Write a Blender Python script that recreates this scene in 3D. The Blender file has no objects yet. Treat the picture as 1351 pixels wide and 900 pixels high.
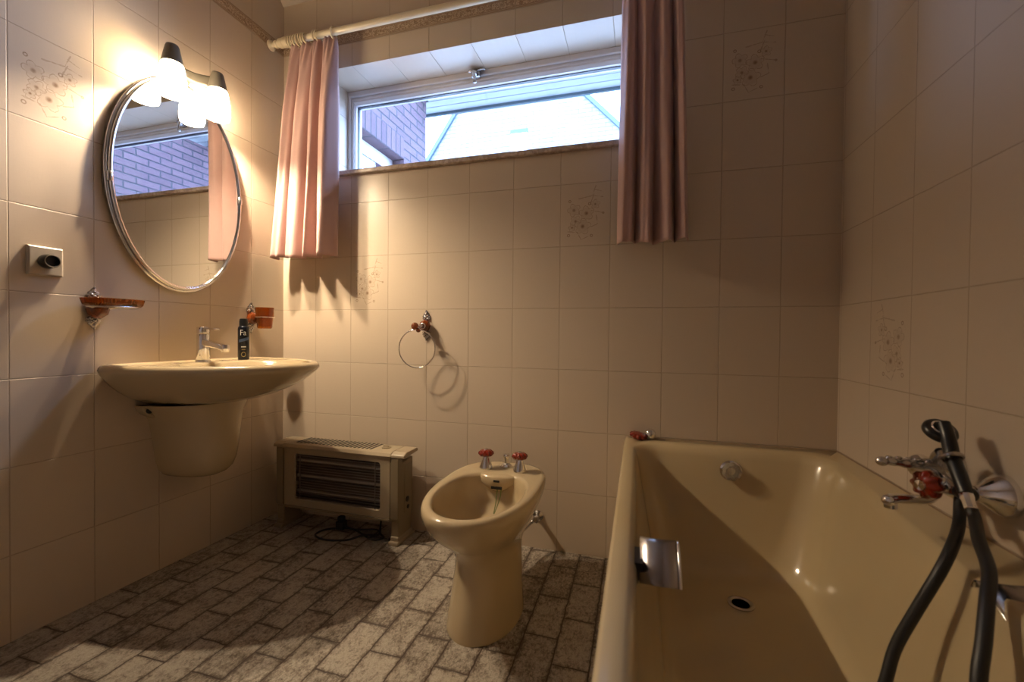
import bpy, bmesh, math, random
from mathutils import Vector, Matrix
random.seed(7)
PI = math.pi
C = bpy.context.scene.collection
SC = bpy.context.scene

# ------------------------------------------------------------------ dimensions (metres)
W = 2.382            # room width along the window wall
DEPTH = 2.55         # room depth towards and behind the camera
HC = 2.53            # ceiling height
TW, TH = 0.2005, 0.2519
ZB, ZC = 2.2655, 2.3170

# ------------------------------------------------------------------ node helpers
class NT:
    def __init__(s, name):
        s.m = bpy.data.materials.new(name); s.m.use_nodes = True
        s.t = s.m.node_tree; s.t.nodes.clear()
        s.out = s.t.nodes.new('ShaderNodeOutputMaterial')
    def n(s, typ, **kw):
        nd = s.t.nodes.new(typ)
        for k, v in kw.items(): setattr(nd, k, v)
        return nd
    def put(s, sock, v):
        if v is None: return
        if isinstance(v, bpy.types.NodeSocket): s.t.links.new(v, sock)
        else:
            if isinstance(v, (tuple, list)) and len(v) == 3 and sock.type == 'RGBA': v = (*v, 1)
            sock.default_value = v
    def math(s, op, a, b=None, c=None):
        nd = s.n('ShaderNodeMath', operation=op)
        s.put(nd.inputs[0], a); s.put(nd.inputs[1], b)
        if c is not None: s.put(nd.inputs[2], c)
        return nd.outputs[0]
    def add(s, a, b): return s.math('ADD', a, b)
    def sub(s, a, b): return s.math('SUBTRACT', a, b)
    def mul(s, a, b): return s.math('MULTIPLY', a, b)
    def div(s, a, b): return s.math('DIVIDE', a, b)
    def mx(s, a, b): return s.math('MAXIMUM', a, b)
    def mn(s, a, b): return s.math('MINIMUM', a, b)
    def lt(s, a, b): return s.math('LESS_THAN', a, b)
    def gt(s, a, b): return s.math('GREATER_THAN', a, b)
    def sstep(s, v, a, b, lo=0.0, hi=1.0):
        nd = s.n('ShaderNodeMapRange', interpolation_type='SMOOTHSTEP')
        s.put(nd.inputs[0], v); s.put(nd.inputs[1], a); s.put(nd.inputs[2], b); s.put(nd.inputs[3], lo); s.put(nd.inputs[4], hi)
        return nd.outputs[0]
    def mix(s, f, a, b, mode='MIX'):
        nd = s.n('ShaderNodeMix', data_type='RGBA', blend_type=mode)
        s.put(nd.inputs[0], f); s.put(nd.inputs[6], a); s.put(nd.inputs[7], b)
        return nd.outputs[2]
    def pos(s):
        tc = s.n('ShaderNodeTexCoord'); sp = s.n('ShaderNodeSeparateXYZ')
        s.t.links.new(tc.outputs['Object'], sp.inputs[0])
        return tc.outputs['Object'], sp.outputs[0], sp.outputs[1], sp.outputs[2]
    def vec(s, x, y, z=0.0):
        nd = s.n('ShaderNodeCombineXYZ'); s.put(nd.inputs[0], x); s.put(nd.inputs[1], y); s.put(nd.inputs[2], z)
        return nd.outputs[0]
    def noise(s, v, scale, detail=3.0, rough=0.55, dist=0.0):
        nd = s.n('ShaderNodeTexNoise'); s.put(nd.inputs['Vector'], v)
        nd.inputs['Scale'].default_value = scale; nd.inputs['Detail'].default_value = detail
        nd.inputs['Roughness'].default_value = rough; nd.inputs['Distortion'].default_value = dist
        return nd.outputs[0]
    def white(s, v):
        nd = s.n('ShaderNodeTexWhiteNoise', noise_dimensions='2D'); s.put(nd.inputs['Vector'], v)
        return nd.outputs['Value']
    def bump(s, h, strength=0.3, dist=0.002, nrm=None):
        nd = s.n('ShaderNodeBump'); s.put(nd.inputs['Height'], h)
        nd.inputs['Strength'].default_value = strength; nd.inputs['Distance'].default_value = dist
        if nrm is not None: s.put(nd.inputs['Normal'], nrm)
        return nd.outputs[0]
    def bsdf(s, col, rough=0.5, metal=0.0, nrm=None, **kw):
        b = s.n('ShaderNodeBsdfPrincipled')
        s.put(b.inputs['Base Color'], col); s.put(b.inputs['Roughness'], rough); s.put(b.inputs['Metallic'], metal)
        if nrm is not None: s.put(b.inputs['Normal'], nrm)
        for k, v in kw.items(): s.put(b.inputs[k.replace('_', ' ')], v)
        s.t.links.new(b.outputs[0], s.out.inputs[0])
        return b

def mat_simple(name, col, rough=0.5, metal=0.0, var=0.05, scale=30.0, bump=0.0, **kw):
    m = NT(name); p, x, y, z = m.pos()
    nz = m.noise(p, scale)
    c2 = tuple(max(0, c * (1 - var * 2)) for c in col)
    col_s = m.mix(nz, c2, col)
    nrm = m.bump(nz, bump, 0.001) if bump else None
    m.bsdf(col_s, rough, metal, nrm, **kw)
    return m.m

# ------------------------------------------------------------------ tiles
TILE = (0.575, 0.475, 0.368)
GROUT = (0.45, 0.36, 0.265)

def deco_mask(m, a, b):
    """a, b: 0..1 across and up one tile; returns the drawn-flower mask"""
    ax = m.mul(a, TW); by = m.mul(b, TH)
    nv = m.noise(m.vec(ax, by), 60.0, 3.0)
    wob = m.mul(m.sub(nv, 0.5), 0.012)
    tot = None
    def acc(v):
        nonlocal tot
        tot = v if tot is None else m.mx(tot, v)
    fl = [(0.055, 0.145, 0.026, 0.0), (0.105, 0.130, 0.030, 0.5), (0.090, 0.078, 0.032, 1.1), (0.062, 0.100, 0.022, 2.0), (0.140, 0.165, 0.018, 0.8), (0.048, 0.075, 0.015, 0.2)]
    for (cx, cy, R, ph) in fl:
        dx = m.sub(ax, cx); dy = m.sub(by, cy)
        r = m.math('SQRT', m.add(m.mul(dx, dx), m.mul(dy, dy)))
        th = m.math('ARCTAN2', dy, dx)
        pr = m.mul(m.add(m.mul(m.math('ABSOLUTE', m.math('SINE', m.add(m.mul(th, 2.5), ph))), 0.42), 0.62), R)
        d = m.math('ABSOLUTE', m.add(m.sub(r, pr), wob))
        acc(m.sstep(d, 0.0003, 0.0019, 0.62, 0.0))
        acc(m.sstep(r, R * 0.05, R * 0.42, 0.95, 0.0))
        acc(m.mul(m.sstep(r, R * 0.6, R * 0.95, 0.18, 0.0), 1.0))
    for (cx, cy, R) in [(0.038, 0.182, 0.0045), (0.118, 0.168, 0.005), (0.034, 0.044, 0.005), (0.126, 0.040, 0.0045), (0.172, 0.128, 0.003)]:
        dx = m.sub(ax, cx); dy = m.sub(by, cy)
        r = m.math('SQRT', m.add(m.mul(dx, dx), m.mul(dy, dy)))
        acc(m.sstep(m.math('ABSOLUTE', m.sub(r, R)), 0.0005, 0.0022, 0.85, 0.0))
    segs = [((0.075, 0.19), (0.128, 0.20)), ((0.128, 0.20), (0.142, 0.238)), ((0.128, 0.20), (0.170, 0.192)), ((0.120, 0.165), (0.135, 0.205)),
            ((0.135, 0.225), (0.165, 0.215)), ((0.125, 0.14), (0.175, 0.128)), ((0.145, 0.12), (0.150, 0.085)), ((0.150, 0.085), (0.11, 0.07)),
            ((0.03, 0.06), (0.07, 0.055)), ((0.07, 0.055), (0.085, 0.025)), ((0.085, 0.025), (0.12, 0.04))]
    for (p, q) in segs:
        L = math.hypot(q[0]-p[0], q[1]-p[1]); ux, uy = (q[0]-p[0])/L, (q[1]-p[1])/L
        dx = m.sub(ax, p[0]); dy = m.sub(by, p[1])
        t = m.mn(m.mx(m.add(m.mul(dx, ux), m.mul(dy, uy)), 0.0), L)
        ex = m.sub(dx, m.mul(t, ux)); ey = m.sub(dy, m.mul(t, uy))
        r = m.math('SQRT', m.add(m.mul(ex, ex), m.mul(ey, ey)))
        acc(m.sstep(m.math('ABSOLUTE', m.add(r, m.mul(wob, 0.8))), 0.0002, 0.0022, 0.6, 0.0))
    return m.mul(tot, m.add(m.mul(nv, 0.9), 0.25))

def tile_material(name, axis, origin, sign, deco_cells, u_shift=0.0):
    m = NT(name); p, x, y, z = m.pos()
    uc = {'x': x, 'y': y}[axis]
    u = m.mul(m.sub(uc, origin), sign / TW)
    above = m.gt(z, (ZB + ZC) / 2)
    z0 = m.add(1.0043, m.mul(above, ZC - 1.0043))
    v = m.div(m.sub(z, z0), TH)
    fu = m.math('FRACT', u); fv = m.math('FRACT', v)
    cu = m.math('FLOOR', u); cv = m.math('FLOOR', v)
    du = m.mul(m.sub(0.5, m.math('ABSOLUTE', m.sub(fu, 0.5))), TW)
    dv = m.mul(m.sub(0.5, m.math('ABSOLUTE', m.sub(fv, 0.5))), TH)
    inb = m.mul(m.gt(z, ZB), m.lt(z, ZC))            # relief border strip
    dvb = m.mn(m.sub(z, ZB), m.sub(ZC, z))
    dv = m.add(m.mul(inb, dvb), m.mul(m.sub(1.0, inb), dv))
    d = m.mn(du, dv)
    wv = m.mul(m.sub(m.noise(p, 90.0, 2.0), 0.5), 0.0008)
    d = m.add(d, wv)
    face = m.sstep(d, 0.0007, 0.0021)
    rnd = m.white(m.vec(cu, cv))
    # weave of fine threads pressed into the glaze
    wz = m.noise(m.vec(m.mul(uc, 1.0), m.mul(z, 0.08), 0.0), 420.0, 2.0)
    wx = m.noise(m.vec(m.mul(uc, 0.08), m.mul(z, 1.0), 5.0), 420.0, 2.0)
    weave = m.mx(wz, wx)
    col = m.mix(m.mul(rnd, 0.5), TILE, tuple(c * k for c, k in zip(TILE, (0.955, 0.95, 0.94))))
    col = m.mix(m.mul(m.sub(weave, 0.5), 0.5), col, tuple(c * 0.80 for c in TILE))
    # floral tiles
    dm = None
    for (iu, iv) in deco_cells:
        s = m.mul(m.math('COMPARE', cu, float(iu), 0.1), m.math('COMPARE', cv, float(iv), 0.1))
        dm = s if dm is None else m.add(dm, s)
    if dm is not None:
        dm = m.mul(dm, m.lt(z, ZB))
        a = fu if sign > 0 else m.sub(1.0, fu)
        if name == 'tile_wall_left': a = fu if sign > 0 else m.sub(1.0, fu)
        mask = m.mul(deco_mask(m, a, fv), dm)
        col = m.mix(m.mn(m.mul(mask, 1.25), 1.0), col, (0.20, 0.11, 0.055))
    # border relief, its shading put into the colour too: hollows darker, ridges lighter
    vr = m.n('ShaderNodeTexVoronoi', feature='DISTANCE_TO_EDGE'); m.put(vr.inputs['Vector'], p); vr.inputs['Scale'].default_value = 62.0
    nb = m.noise(p, 75.0, 2.0, 0.5, 2.5)
    relief = m.mul(m.sstep(nb, 0.44, 0.56), m.sstep(dvb, 0.008, 0.012))
    ridge = m.sstep(m.math('ABSOLUTE', m.sub(dvb, 0.006)), 0.0, 0.002, 1.0, 0.0)
    rl = m.mx(relief, ridge)
    bcol = m.mix(rl, (0.33, 0.22, 0.14), (0.60, 0.47, 0.33))
    col = m.mix(inb, col, bcol)
    col = m.mix(face, GROUT, col)
    h = m.add(m.mul(face, 1.0), m.mul(m.mul(inb, rl), 1.6))
    n1 = m.bump(h, 0.75, 0.0016)
    n2 = m.bump(m.add(m.mul(weave, 0.5), m.noise(p, 9.0, 1.0)), 0.10, 0.004, n1)
    rough = m.add(0.30, m.mul(m.sub(1.0, face), 0.5))
    m.bsdf(col, rough, 0.0, n2, Specular_IOR_Level=0.42)
    return m.m

M = {}
M['tile_back'] = tile_material('tile_wall_back', 'x', 0.1948, 1, [(1, 0), (6, 1), (9, 3)])
M['tile_left'] = tile_material('tile_wall_left', 'y', -0.1866, 1, [(-4, 2)])
M['tile_right'] = tile_material('tile_wall_right', 'y', -0.2131, -1, [(0, -1)])
M['tile_front'] = tile_material('tile_wall_front', 'x', 0.1948, 1, [])

def floor_material():
    m = NT('stone_brick_vinyl'); p, x, y, z = m.pos()
    wob = m.mul(m.sub(m.noise(p, 26.0, 3.0), 0.5), 0.010)
    wob2 = m.mul(m.sub(m.noise(m.vec(y, x, 3.0), 26.0, 3.0), 0.5), 0.010)
    u = m.div(m.add(m.add(x, 0.0), wob), 0.1)
    cu = m.math('FLOOR', m.add(u, 0.04))
    odd = m.math('MODULO', m.add(cu, 40.0), 2.0)
    v = m.add(m.div(m.add(m.add(y, 0.918), wob2), 0.2), m.mul(odd, 0.5))
    cv = m.math('FLOOR', v)
    fu = m.math('FRACT', m.add(u, 0.04)); fv = m.math('FRACT', v)
    du = m.mul(m.sub(0.5, m.math('ABSOLUTE', m.sub(fu, 0.5))), 0.1)
    dv = m.mul(m.sub(0.5, m.math('ABSOLUTE', m.sub(fv, 0.5))), 0.2)
    d = m.mn(du, dv)
    face = m.sstep(d, 0.0010, 0.0032)
    rnd = m.white(m.vec(cu, cv))
    n1 = m.noise(p, 34.0, 8.0, 0.78)
    n2 = m.noise(m.vec(m.mul(x, 1.0), m.mul(y, 0.55), m.mul(rnd, 7.0)), 130.0, 6.0, 0.8, 0.6)
    n3 = m.noise(p, 11.0, 3.0)
    sp = m.add(m.mul(n2, 0.62), m.mul(n1, 0.38))
    edge = m.sstep(d, 0.0, 0.014, 0.075, 0.0)
    thr = m.add(m.sub(sp, edge), m.mul(m.sub(rnd, 0.5), 0.055))
    thr = m.add(thr, m.mul(m.sub(n3, 0.5), 0.22))
    lightness = m.sstep(thr, 0.36, 0.58)
    col = m.mix(lightness, (0.085, 0.062, 0.046), (0.46, 0.41, 0.345))
    fine = m.noise(p, 300.0, 3.0)
    col = m.mix(m.sstep(fine, 0.35, 0.7, 0.0, 0.8), col, m.mix(lightness, (0.10, 0.07, 0.05), (0.30, 0.26, 0.21)))
    col = m.mix(face, (0.055, 0.036, 0.026), col)
    nr = m.bump(m.add(face, m.mul(sp, 0.5)), 0.5, 0.002)
    m.bsdf(col, 0.48, 0.0, nr, Specular_IOR_Level=0.35)
    return m.m
M['floor'] = floor_material()

def brick_material(name, c1, c2, mortar, axis, bw=0.21, bh=0.065, soldier=None):
    m = NT(name); p, x, y, z = m.pos()
    uc = {'x': x, 'y': y}[axis]
    def course(uu, vv, w_, h_, stag):
        v = m.div(vv, h_); cv = m.math('FLOOR', v)
        o = m.mul(m.math('MODULO', m.add(cv, 100.0), 2.0), stag)
        u = m.add(m.div(uu, w_), o)
        fu = m.math('FRACT', u); fv = m.math('FRACT', v)
        du = m.mul(m.sub(0.5, m.math('ABSOLUTE', m.sub(fu, 0.5))), w_)
        dv = m.mul(m.sub(0.5, m.math('ABSOLUTE', m.sub(fv, 0.5))), h_)
        return m.mn(du, dv), m.white(m.vec(m.math('FLOOR', u), cv))
    d, r = course(uc, z, bw, bh, 0.5)
    if soldier:
        (u0, u1, v0, v1) = soldier
        ins = m.mul(m.mul(m.gt(uc, u0), m.lt(uc, u1)), m.mul(m.gt(z, v0), m.lt(z, v1)))
        d2, r2 = course(m.sub(uc, u0), m.sub(z, v0), bh, (v1 - v0), 0.0)
        d = m.add(m.mul(ins, d2), m.mul(m.sub(1.0, ins), d)); r = m.add(m.mul(ins, r2), m.mul(m.sub(1.0, ins), r))
    face = m.sstep(d, 0.004, 0.008)
    col = m.mix(r, c1, c2)
    col = m.mix(m.mul(m.noise(p, 40.0, 4.0), 0.5), col, tuple(c * 0.7 for c in c1))
    col = m.mix(face, mortar, col)
    m.bsdf(col, 0.85, 0.0, m.bump(face, 0.8, 0.01))
    return m.m
M['brick'] = brick_material('purple_red_brick', (0.060, 0.031, 0.040), (0.090, 0.048, 0.058), (0.015, 0.014, 0.020), 'y', soldier=(-5, 0.322, 2.582, 2.75))
M['brick_x'] = brick_material('purple_red_brick_facing', (0.060, 0.031, 0.040), (0.090, 0.048, 0.058), (0.015, 0.014, 0.020), 'x')
M['brick_outer'] = brick_material('purple_red_brick_outer', (0.060, 0.031, 0.040), (0.090, 0.048, 0.058), (0.015, 0.014, 0.020), 'y')
M['brick_white'] = brick_material('pale_gable_brick', (0.11, 0.11, 0.108), (0.17, 0.17, 0.165), (0.035, 0.035, 0.035), 'x', 0.42, 0.13)

def ceramic(name, col):
    m = NT(name); p, x, y, z = m.pos()
    n = m.noise(p, 6.0, 2.0)
    c = m.mix(n, tuple(k * 0.93 for k in col), col)
    m.bsdf(c, m.add(0.12, m.mul(n, 0.08)), 0.0, None, Coat_Weight=0.4, Coat_Roughness=0.06, Specular_IOR_Level=0.5)
    return m.m
M['ceramic'] = ceramic('beige_sanitary_ceramic', (0.50, 0.395, 0.245))
M['enamel'] = ceramic('beige_bath_enamel', (0.53, 0.415, 0.24))
M['chrome'] = mat_simple('chrome', (0.84, 0.83, 0.82), 0.09, 1.0, 0.03)
M['satin'] = mat_simple('worn_chrome', (0.62, 0.60, 0.60), 0.24, 1.0, 0.08, 60)
M['antique'] = mat_simple('antique_silver', (0.66, 0.63, 0.62), 0.20, 1.0, 0.3, 250, 0.6)
M['amber'] = mat_simple('amber_plastic', (0.36, 0.075, 0.012), 0.10, 0.0, 0.15, 60, 0.0, Transmission_Weight=0.55, IOR=1.45, Coat_Weight=0.5)
M['amber_glass'] = mat_simple('amber_glass', (0.62, 0.20, 0.02), 0.06, 0.0, 0.15, 60, 0.0, Transmission_Weight=0.88, IOR=1.45)
M['red_amber'] = mat_simple('red_amber_plastic', (0.42, 0.035, 0.010), 0.10, 0.0, 0.2, 60, 0.0, Transmission_Weight=0.45, IOR=1.45, Coat_Weight=0.6)
M['clear_knob'] = mat_simple('clear_acrylic', (0.80, 0.72, 0.58), 0.07, 0.0, 0.05, 60, 0.0, Transmission_Weight=0.7, IOR=1.45)
M['plaster'] = mat_simple('cream_plaster', (0.58, 0.51, 0.42), 0.75, 0.0, 0.03, 14, 0.05)
M['pvc'] = mat_simple('white_window_pvc', (0.66, 0.63, 0.62), 0.35, 0.0, 0.03)
M['rod'] = mat_simple('cream_lacquered_wood', (0.74, 0.64, 0.45), 0.28, 0.0, 0.03, 12)
M['plate'] = mat_simple('ivory_plastic', (0.46, 0.40, 0.325), 0.35, 0.0, 0.02)
M['black'] = mat_simple('black_plastic', (0.012, 0.012, 0.013), 0.30, 0.0, 0.1)
M['dull'] = mat_simple('dull_chrome', (0.40, 0.375, 0.37), 0.22, 1.0, 0.06, 60)
M['rubber'] = mat_simple('black_rubber', (0.012, 0.011, 0.010), 0.45, 0.0, 0.1)
M['heater'] = mat_simple('beige_enamelled_steel', (0.37, 0.30, 0.205), 0.34, 0.0, 0.03)
M['heater_dark'] = mat_simple('brown_heater_plastic', (0.25, 0.195, 0.12), 0.40, 0.0, 0.05)
M['heater_in'] = mat_simple('dark_heater_reflector', (0.16, 0.13, 0.115), 0.34, 0.6, 0.1)
M['wire'] = mat_simple('grey_steel_wire', (0.30, 0.27, 0.25), 0.35, 0.8, 0.05)
M['quartz'] = mat_simple('quartz_heating_tube', (0.55, 0.50, 0.45), 0.2, 0.2, 0.05)
M['grey'] = mat_simple('grey_painted_metal', (0.17, 0.15, 0.115), 0.42, 0.35, 0.04)
M['darkhole'] = mat_simple('dark_recess', (0.012, 0.010, 0.008), 0.7, 0.0, 0.1)
M['algae'] = mat_simple('green_scale', (0.17, 0.21, 0.05), 0.5, 0.0, 0.2, 200)
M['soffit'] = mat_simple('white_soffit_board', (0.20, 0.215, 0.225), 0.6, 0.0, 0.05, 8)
M['slate'] = mat_simple('grey_roof_edge', (0.035, 0.055, 0.065), 0.7, 0.0, 0.15)
M['ground'] = mat_simple('pale_paving', (0.45, 0.43, 0.40), 0.9, 0.0, 0.1, 3)
M['silicone'] = mat_simple('brown_sealant', (0.30, 0.20, 0.12), 0.6, 0.0, 0.2, 80)
M['can'] = mat_simple('black_blue_can', (0.010, 0.013, 0.024), 0.22, 0.3, 0.2, 20)
M['canblue'] = mat_simple('steel_blue_print', (0.10, 0.16, 0.30), 0.3, 0.4, 0.3, 60)
M['print'] = mat_simple('silver_print', (0.75, 0.75, 0.75), 0.3, 0.2, 0.02)
M['gold'] = mat_simple('gold_print', (0.55, 0.42, 0.16), 0.35, 0.5, 0.1)

def fabric():
    m = NT('dusty_pink_curtain_cloth'); p, x, y, z = m.pos()
    n = m.noise(p, 12.0, 3.0)
    f = m.noise(m.vec(m.mul(x, 1.0), y, m.mul(z, 0.3)), 900.0, 2.0)
    c = m.mix(n, (0.56, 0.365, 0.325), (0.62, 0.41, 0.37))
    b = m.bsdf(c, 0.75, 0.0, m.bump(f, 0.12, 0.0008), Sheen_Weight=0.35, Sheen_Roughness=0.4)
    tr = m.n('ShaderNodeBsdfTranslucent'); m.put(tr.inputs[0], (0.58, 0.40, 0.37))
    mxs = m.n('ShaderNodeMixShader'); mxs.inputs[0].default_value = 0.12
    m.t.links.new(b.outputs[0], mxs.inputs[1]); m.t.links.new(tr.outputs[0], mxs.inputs[2]); m.t.links.new(mxs.outputs[0], m.out.inputs[0])
    return m.m
M['cloth'] = fabric()

def marble():
    m = NT('brown_veined_marble'); p, x, y, z = m.pos()
    n = m.noise(p, 22.0, 6.0, 0.7, 1.2)
    c = m.mix(m.sstep(n, 0.35, 0.65), (0.36, 0.28, 0.24), (0.60, 0.52, 0.45))
    m.bsdf(c, 0.25); return m.m
M['marble'] = marble()

def glass():
    m = NT('window_glass'); p, x, y, z = m.pos()
    t = m.n('ShaderNodeBsdfTransparent'); g = m.n('ShaderNodeBsdfGlossy'); g.inputs['Roughness'].default_value = 0.02
    n = m.noise(p, 35.0, 6.0, 0.75)
    m.put(t.inputs[0], m.mix(m.sstep(n, 0.45, 0.8), (0.97, 0.98, 1.0), (0.90, 0.93, 0.97)))
    lw = m.n('ShaderNodeLayerWeight'); lw.inputs[0].default_value = 0.5
    fr = m.add(m.mul(m.math('POWER', lw.outputs['Facing'], 5.0), 0.85), 0.05)
    mxs = m.n('ShaderNodeMixShader'); m.t.links.new(fr, mxs.inputs[0])
    m.t.links.new(t.outputs[0], mxs.inputs[1]); m.t.links.new(g.outputs[0], mxs.inputs[2]); m.t.links.new(mxs.outputs[0], m.out.inputs[0])
    return m.m
M['glass'] = glass()
def mirror():
    m = NT('silvered_mirror'); p, x, y, z = m.pos()
    n = m.noise(p, 4.0); m.bsdf(m.mix(n, (0.86, 0.87, 0.86), (0.89, 0.90, 0.89)), 0.0, 1.0); return m.m
M['mirror'] = mirror()
LAMP_E = 54.0
BULB_E = 9600.0
def shade_mat():
    m = NT('glowing_opal_glass'); p, x, y, z = m.pos()
    n = m.noise(p, 3.0)
    e = m.n('ShaderNodeEmission'); m.put(e.inputs[0], m.mix(n, (1.0, 0.76, 0.49), (1.0, 0.77, 0.50))); e.inputs[1].default_value = LAMP_E
    m.t.links.new(e.outputs[0], m.out.inputs[0]); return m.m
M['shade'] = shade_mat()
def bulb_mat():
    m = NT('glowing_bulb'); e = m.n('ShaderNodeEmission'); m.put(e.inputs[0], (1.0, 0.79, 0.54)); e.inputs[1].default_value = BULB_E
    m.t.links.new(e.outputs[0], m.out.inputs[0]); return m.m
M['bulb'] = bulb_mat()

# ------------------------------------------------------------------ mesh helpers
def mk(name, bm, m, parent=None, loc=None, smooth=True, bevel=0.0, segs=2, angle=40, solid=0.0, sub=0):
    me = bpy.data.meshes.new(name)
    off = Vector(loc) if loc is not None else (OFF.get(parent.name, Vector()) if parent else Vector())
    bmesh.ops.recalc_face_normals(bm, faces=bm.faces)
    for v in bm.verts: v.co -= off
    for f in bm.faces: f.smooth = smooth
    if smooth:
        for e in bm.edges:
            if len(e.link_faces) == 2 and e.calc_face_angle(0) > math.radians(angle): e.smooth = False
    bm.to_mesh(me); bm.free()
    for mm in (m if isinstance(m, list) else [m]): me.materials.append(mm)
    o = bpy.data.objects.new(name, me); C.objects.link(o)
    if parent: o.parent = parent
    else: o.location = off
    OFF[o.name] = off
    if solid:
        s = o.modifiers.new('solid', 'SOLIDIFY'); s.thickness = solid; s.offset = 0
    if bevel:
        b = o.modifiers.new('bevel', 'BEVEL'); b.width = bevel; b.segments = segs; b.limit_method = 'ANGLE'; b.angle_limit = math.radians(35)
    if sub:
        s = o.modifiers.new('sub', 'SUBSURF'); s.levels = sub; s.render_levels = sub
    return o
OFF = {}
def thing(name, label, cat, loc=(0, 0, 0), group=None):
    o = bpy.data.objects.new(name, None); C.objects.link(o); o.location = loc
    o.empty_display_size = 0.05
    OFF[o.name] = Vector(loc); o['label'] = label; o['category'] = cat
    if group: o['group'] = group
    return o
def tag(o, label, cat, group=None):
    o['label'] = label; o['category'] = cat
    if group: o['group'] = group
    return o
def struct(o): o['kind'] = 'structure'; return o
def dup(root, loc, label=None, rotz=None):
    r = root.copy(); C.objects.link(r); r.location = loc
    if label: r['label'] = label
    if rotz is not None: r.rotation_euler = (0, 0, rotz)
    def rec(src, dst):
        for ch in list(src.children):
            c = ch.copy(); C.objects.link(c); c.parent = dst; rec(ch, c)
    rec(root, r)
    return r

def box(bm, a, b):
    x0, y0, z0 = a; x1, y1, z1 = b
    v = [bm.verts.new(p) for p in ((x0,y0,z0),(x1,y0,z0),(x1,y1,z0),(x0,y1,z0),(x0,y0,z1),(x1,y0,z1),(x1,y1,z1),(x0,y1,z1))]
    for f in ((0,3,2,1),(4,5,6,7),(0,1,5,4),(1,2,6,5),(2,3,7,6),(3,0,4,7)): bm.faces.new([v[i] for i in f])
def quad(bm, pts): bm.faces.new([bm.verts.new(p) for p in pts])
def loft(bm, rings, cap0=False, cap1=False, closed=True):
    R = [[bm.verts.new(p) for p in r] for r in rings]
    n = len(R[0])
    for i in range(len(R) - 1):
        for j in range(n if closed else n - 1):
            k = (j + 1) % n
            bm.faces.new((R[i][j], R[i][k], R[i+1][k], R[i+1][j]))
    if cap0: bm.faces.new(R[0][::-1])
    if cap1: bm.faces.new(R[-1])
    return R
def frame_from(axis):
    a = Vector(axis).normalized()
    t = Vector((0, 0, 1)) if abs(a.z) < 0.9 else Vector((1, 0, 0))
    u = t.cross(a).normalized(); v = a.cross(u)
    return a, u, v
def lathe(bm, prof, org=(0, 0, 0), axis=(0, 0, 1), seg=32, lobes=0, lamp=0.0, caps=(True, True), sx=1.0):
    a, u, v = frame_from(axis); org = Vector(org)
    rings = []
    for (r, h) in prof:
        ring = []
        for k in range(seg):
            t = 2 * PI * k / seg
            rr = r * (1 + (lamp * math.cos(lobes * t) if lobes else 0))
            ring.append(org + a * h + u * (rr * math.cos(t) * sx) + v * (rr * math.sin(t)))
        rings.append(ring)
    loft(bm, rings, caps[0], caps[1])
def crom(pts, n=8, closed=False):
    P = [Vector(p) for p in pts]; out = []
    N = len(P)
    rng = range(N if closed else N - 1)
    for i in rng:
        g = (lambda q: P[q % N]) if closed else (lambda q: P[min(max(q, 0), N - 1)])
        p0, p1, p2, p3 = g(i-1), g(i), g(i+1), g(i+2)
        for k in range(n):
            t = k / n
            out.append(0.5 * ((2*p1) + (-p0+p2)*t + (2*p0-5*p1+4*p2-p3)*t*t + (-p0+3*p1-3*p2+p3)*t**3))
    if not closed: out.append(P[-1])
    return out
def tube(bm, pts, r, seg=14, closed=False, smooth=8, caps=True, flat=1.0):
    P = crom(pts, smooth, closed) if smooth else [Vector(p) for p in pts]
    n = len(P)
    rad = r if callable(r) else (lambda t: r)
    rings = []; pu = None
    for i in range(n):
        if closed: d = (P[(i+1) % n] - P[i-1]).normalized()
        else: d = (P[min(i+1, n-1)] - P[max(i-1, 0)]).normalized()
        if pu is None:
            _, u, _ = frame_from(d)
        else:
            u = (pu - d * pu.dot(d)).normalized()
        pu = u; v = d.cross(u); rr = rad(i / max(1, n - 1))
        rings.append([P[i] + u * (rr * math.cos(2*PI*k/seg)) + v * (rr * flat * math.sin(2*PI*k/seg)) for k in range(seg)])
    if closed:
        rings.append(rings[0]); R = [[bm.verts.new(p) for p in q] for q in rings[:-1]]
        for i in range(n):
            a, b = R[i], R[(i+1) % n]
            for j in range(seg):
                k = (j+1) % seg; bm.faces.new((a[j], a[k], b[k], b[j]))
    else: loft(bm, rings, caps, caps)
def torus(bm, c, axis, R, r, seg=48, sseg=10, ru=1.0, rv=1.0):
    a, u, v = frame_from(axis); c = Vector(c)
    tube(bm, [c + u*(R*ru*math.cos(2*PI*k/seg)) + v*(R*rv*math.sin(2*PI*k/seg)) for k in range(seg)], r, sseg, True, 0)
def ball(bm, c, r, s=(1, 1, 1), seg=20):
    mt = Matrix.Translation(Vector(c)) @ Matrix.Diagonal((r*s[0], r*s[1], r*s[2], 1))
    bmesh.ops.create_uvsphere(bm, u_segments=seg, v_segments=seg//2+2, radius=1.0, matrix=mt)
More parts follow.
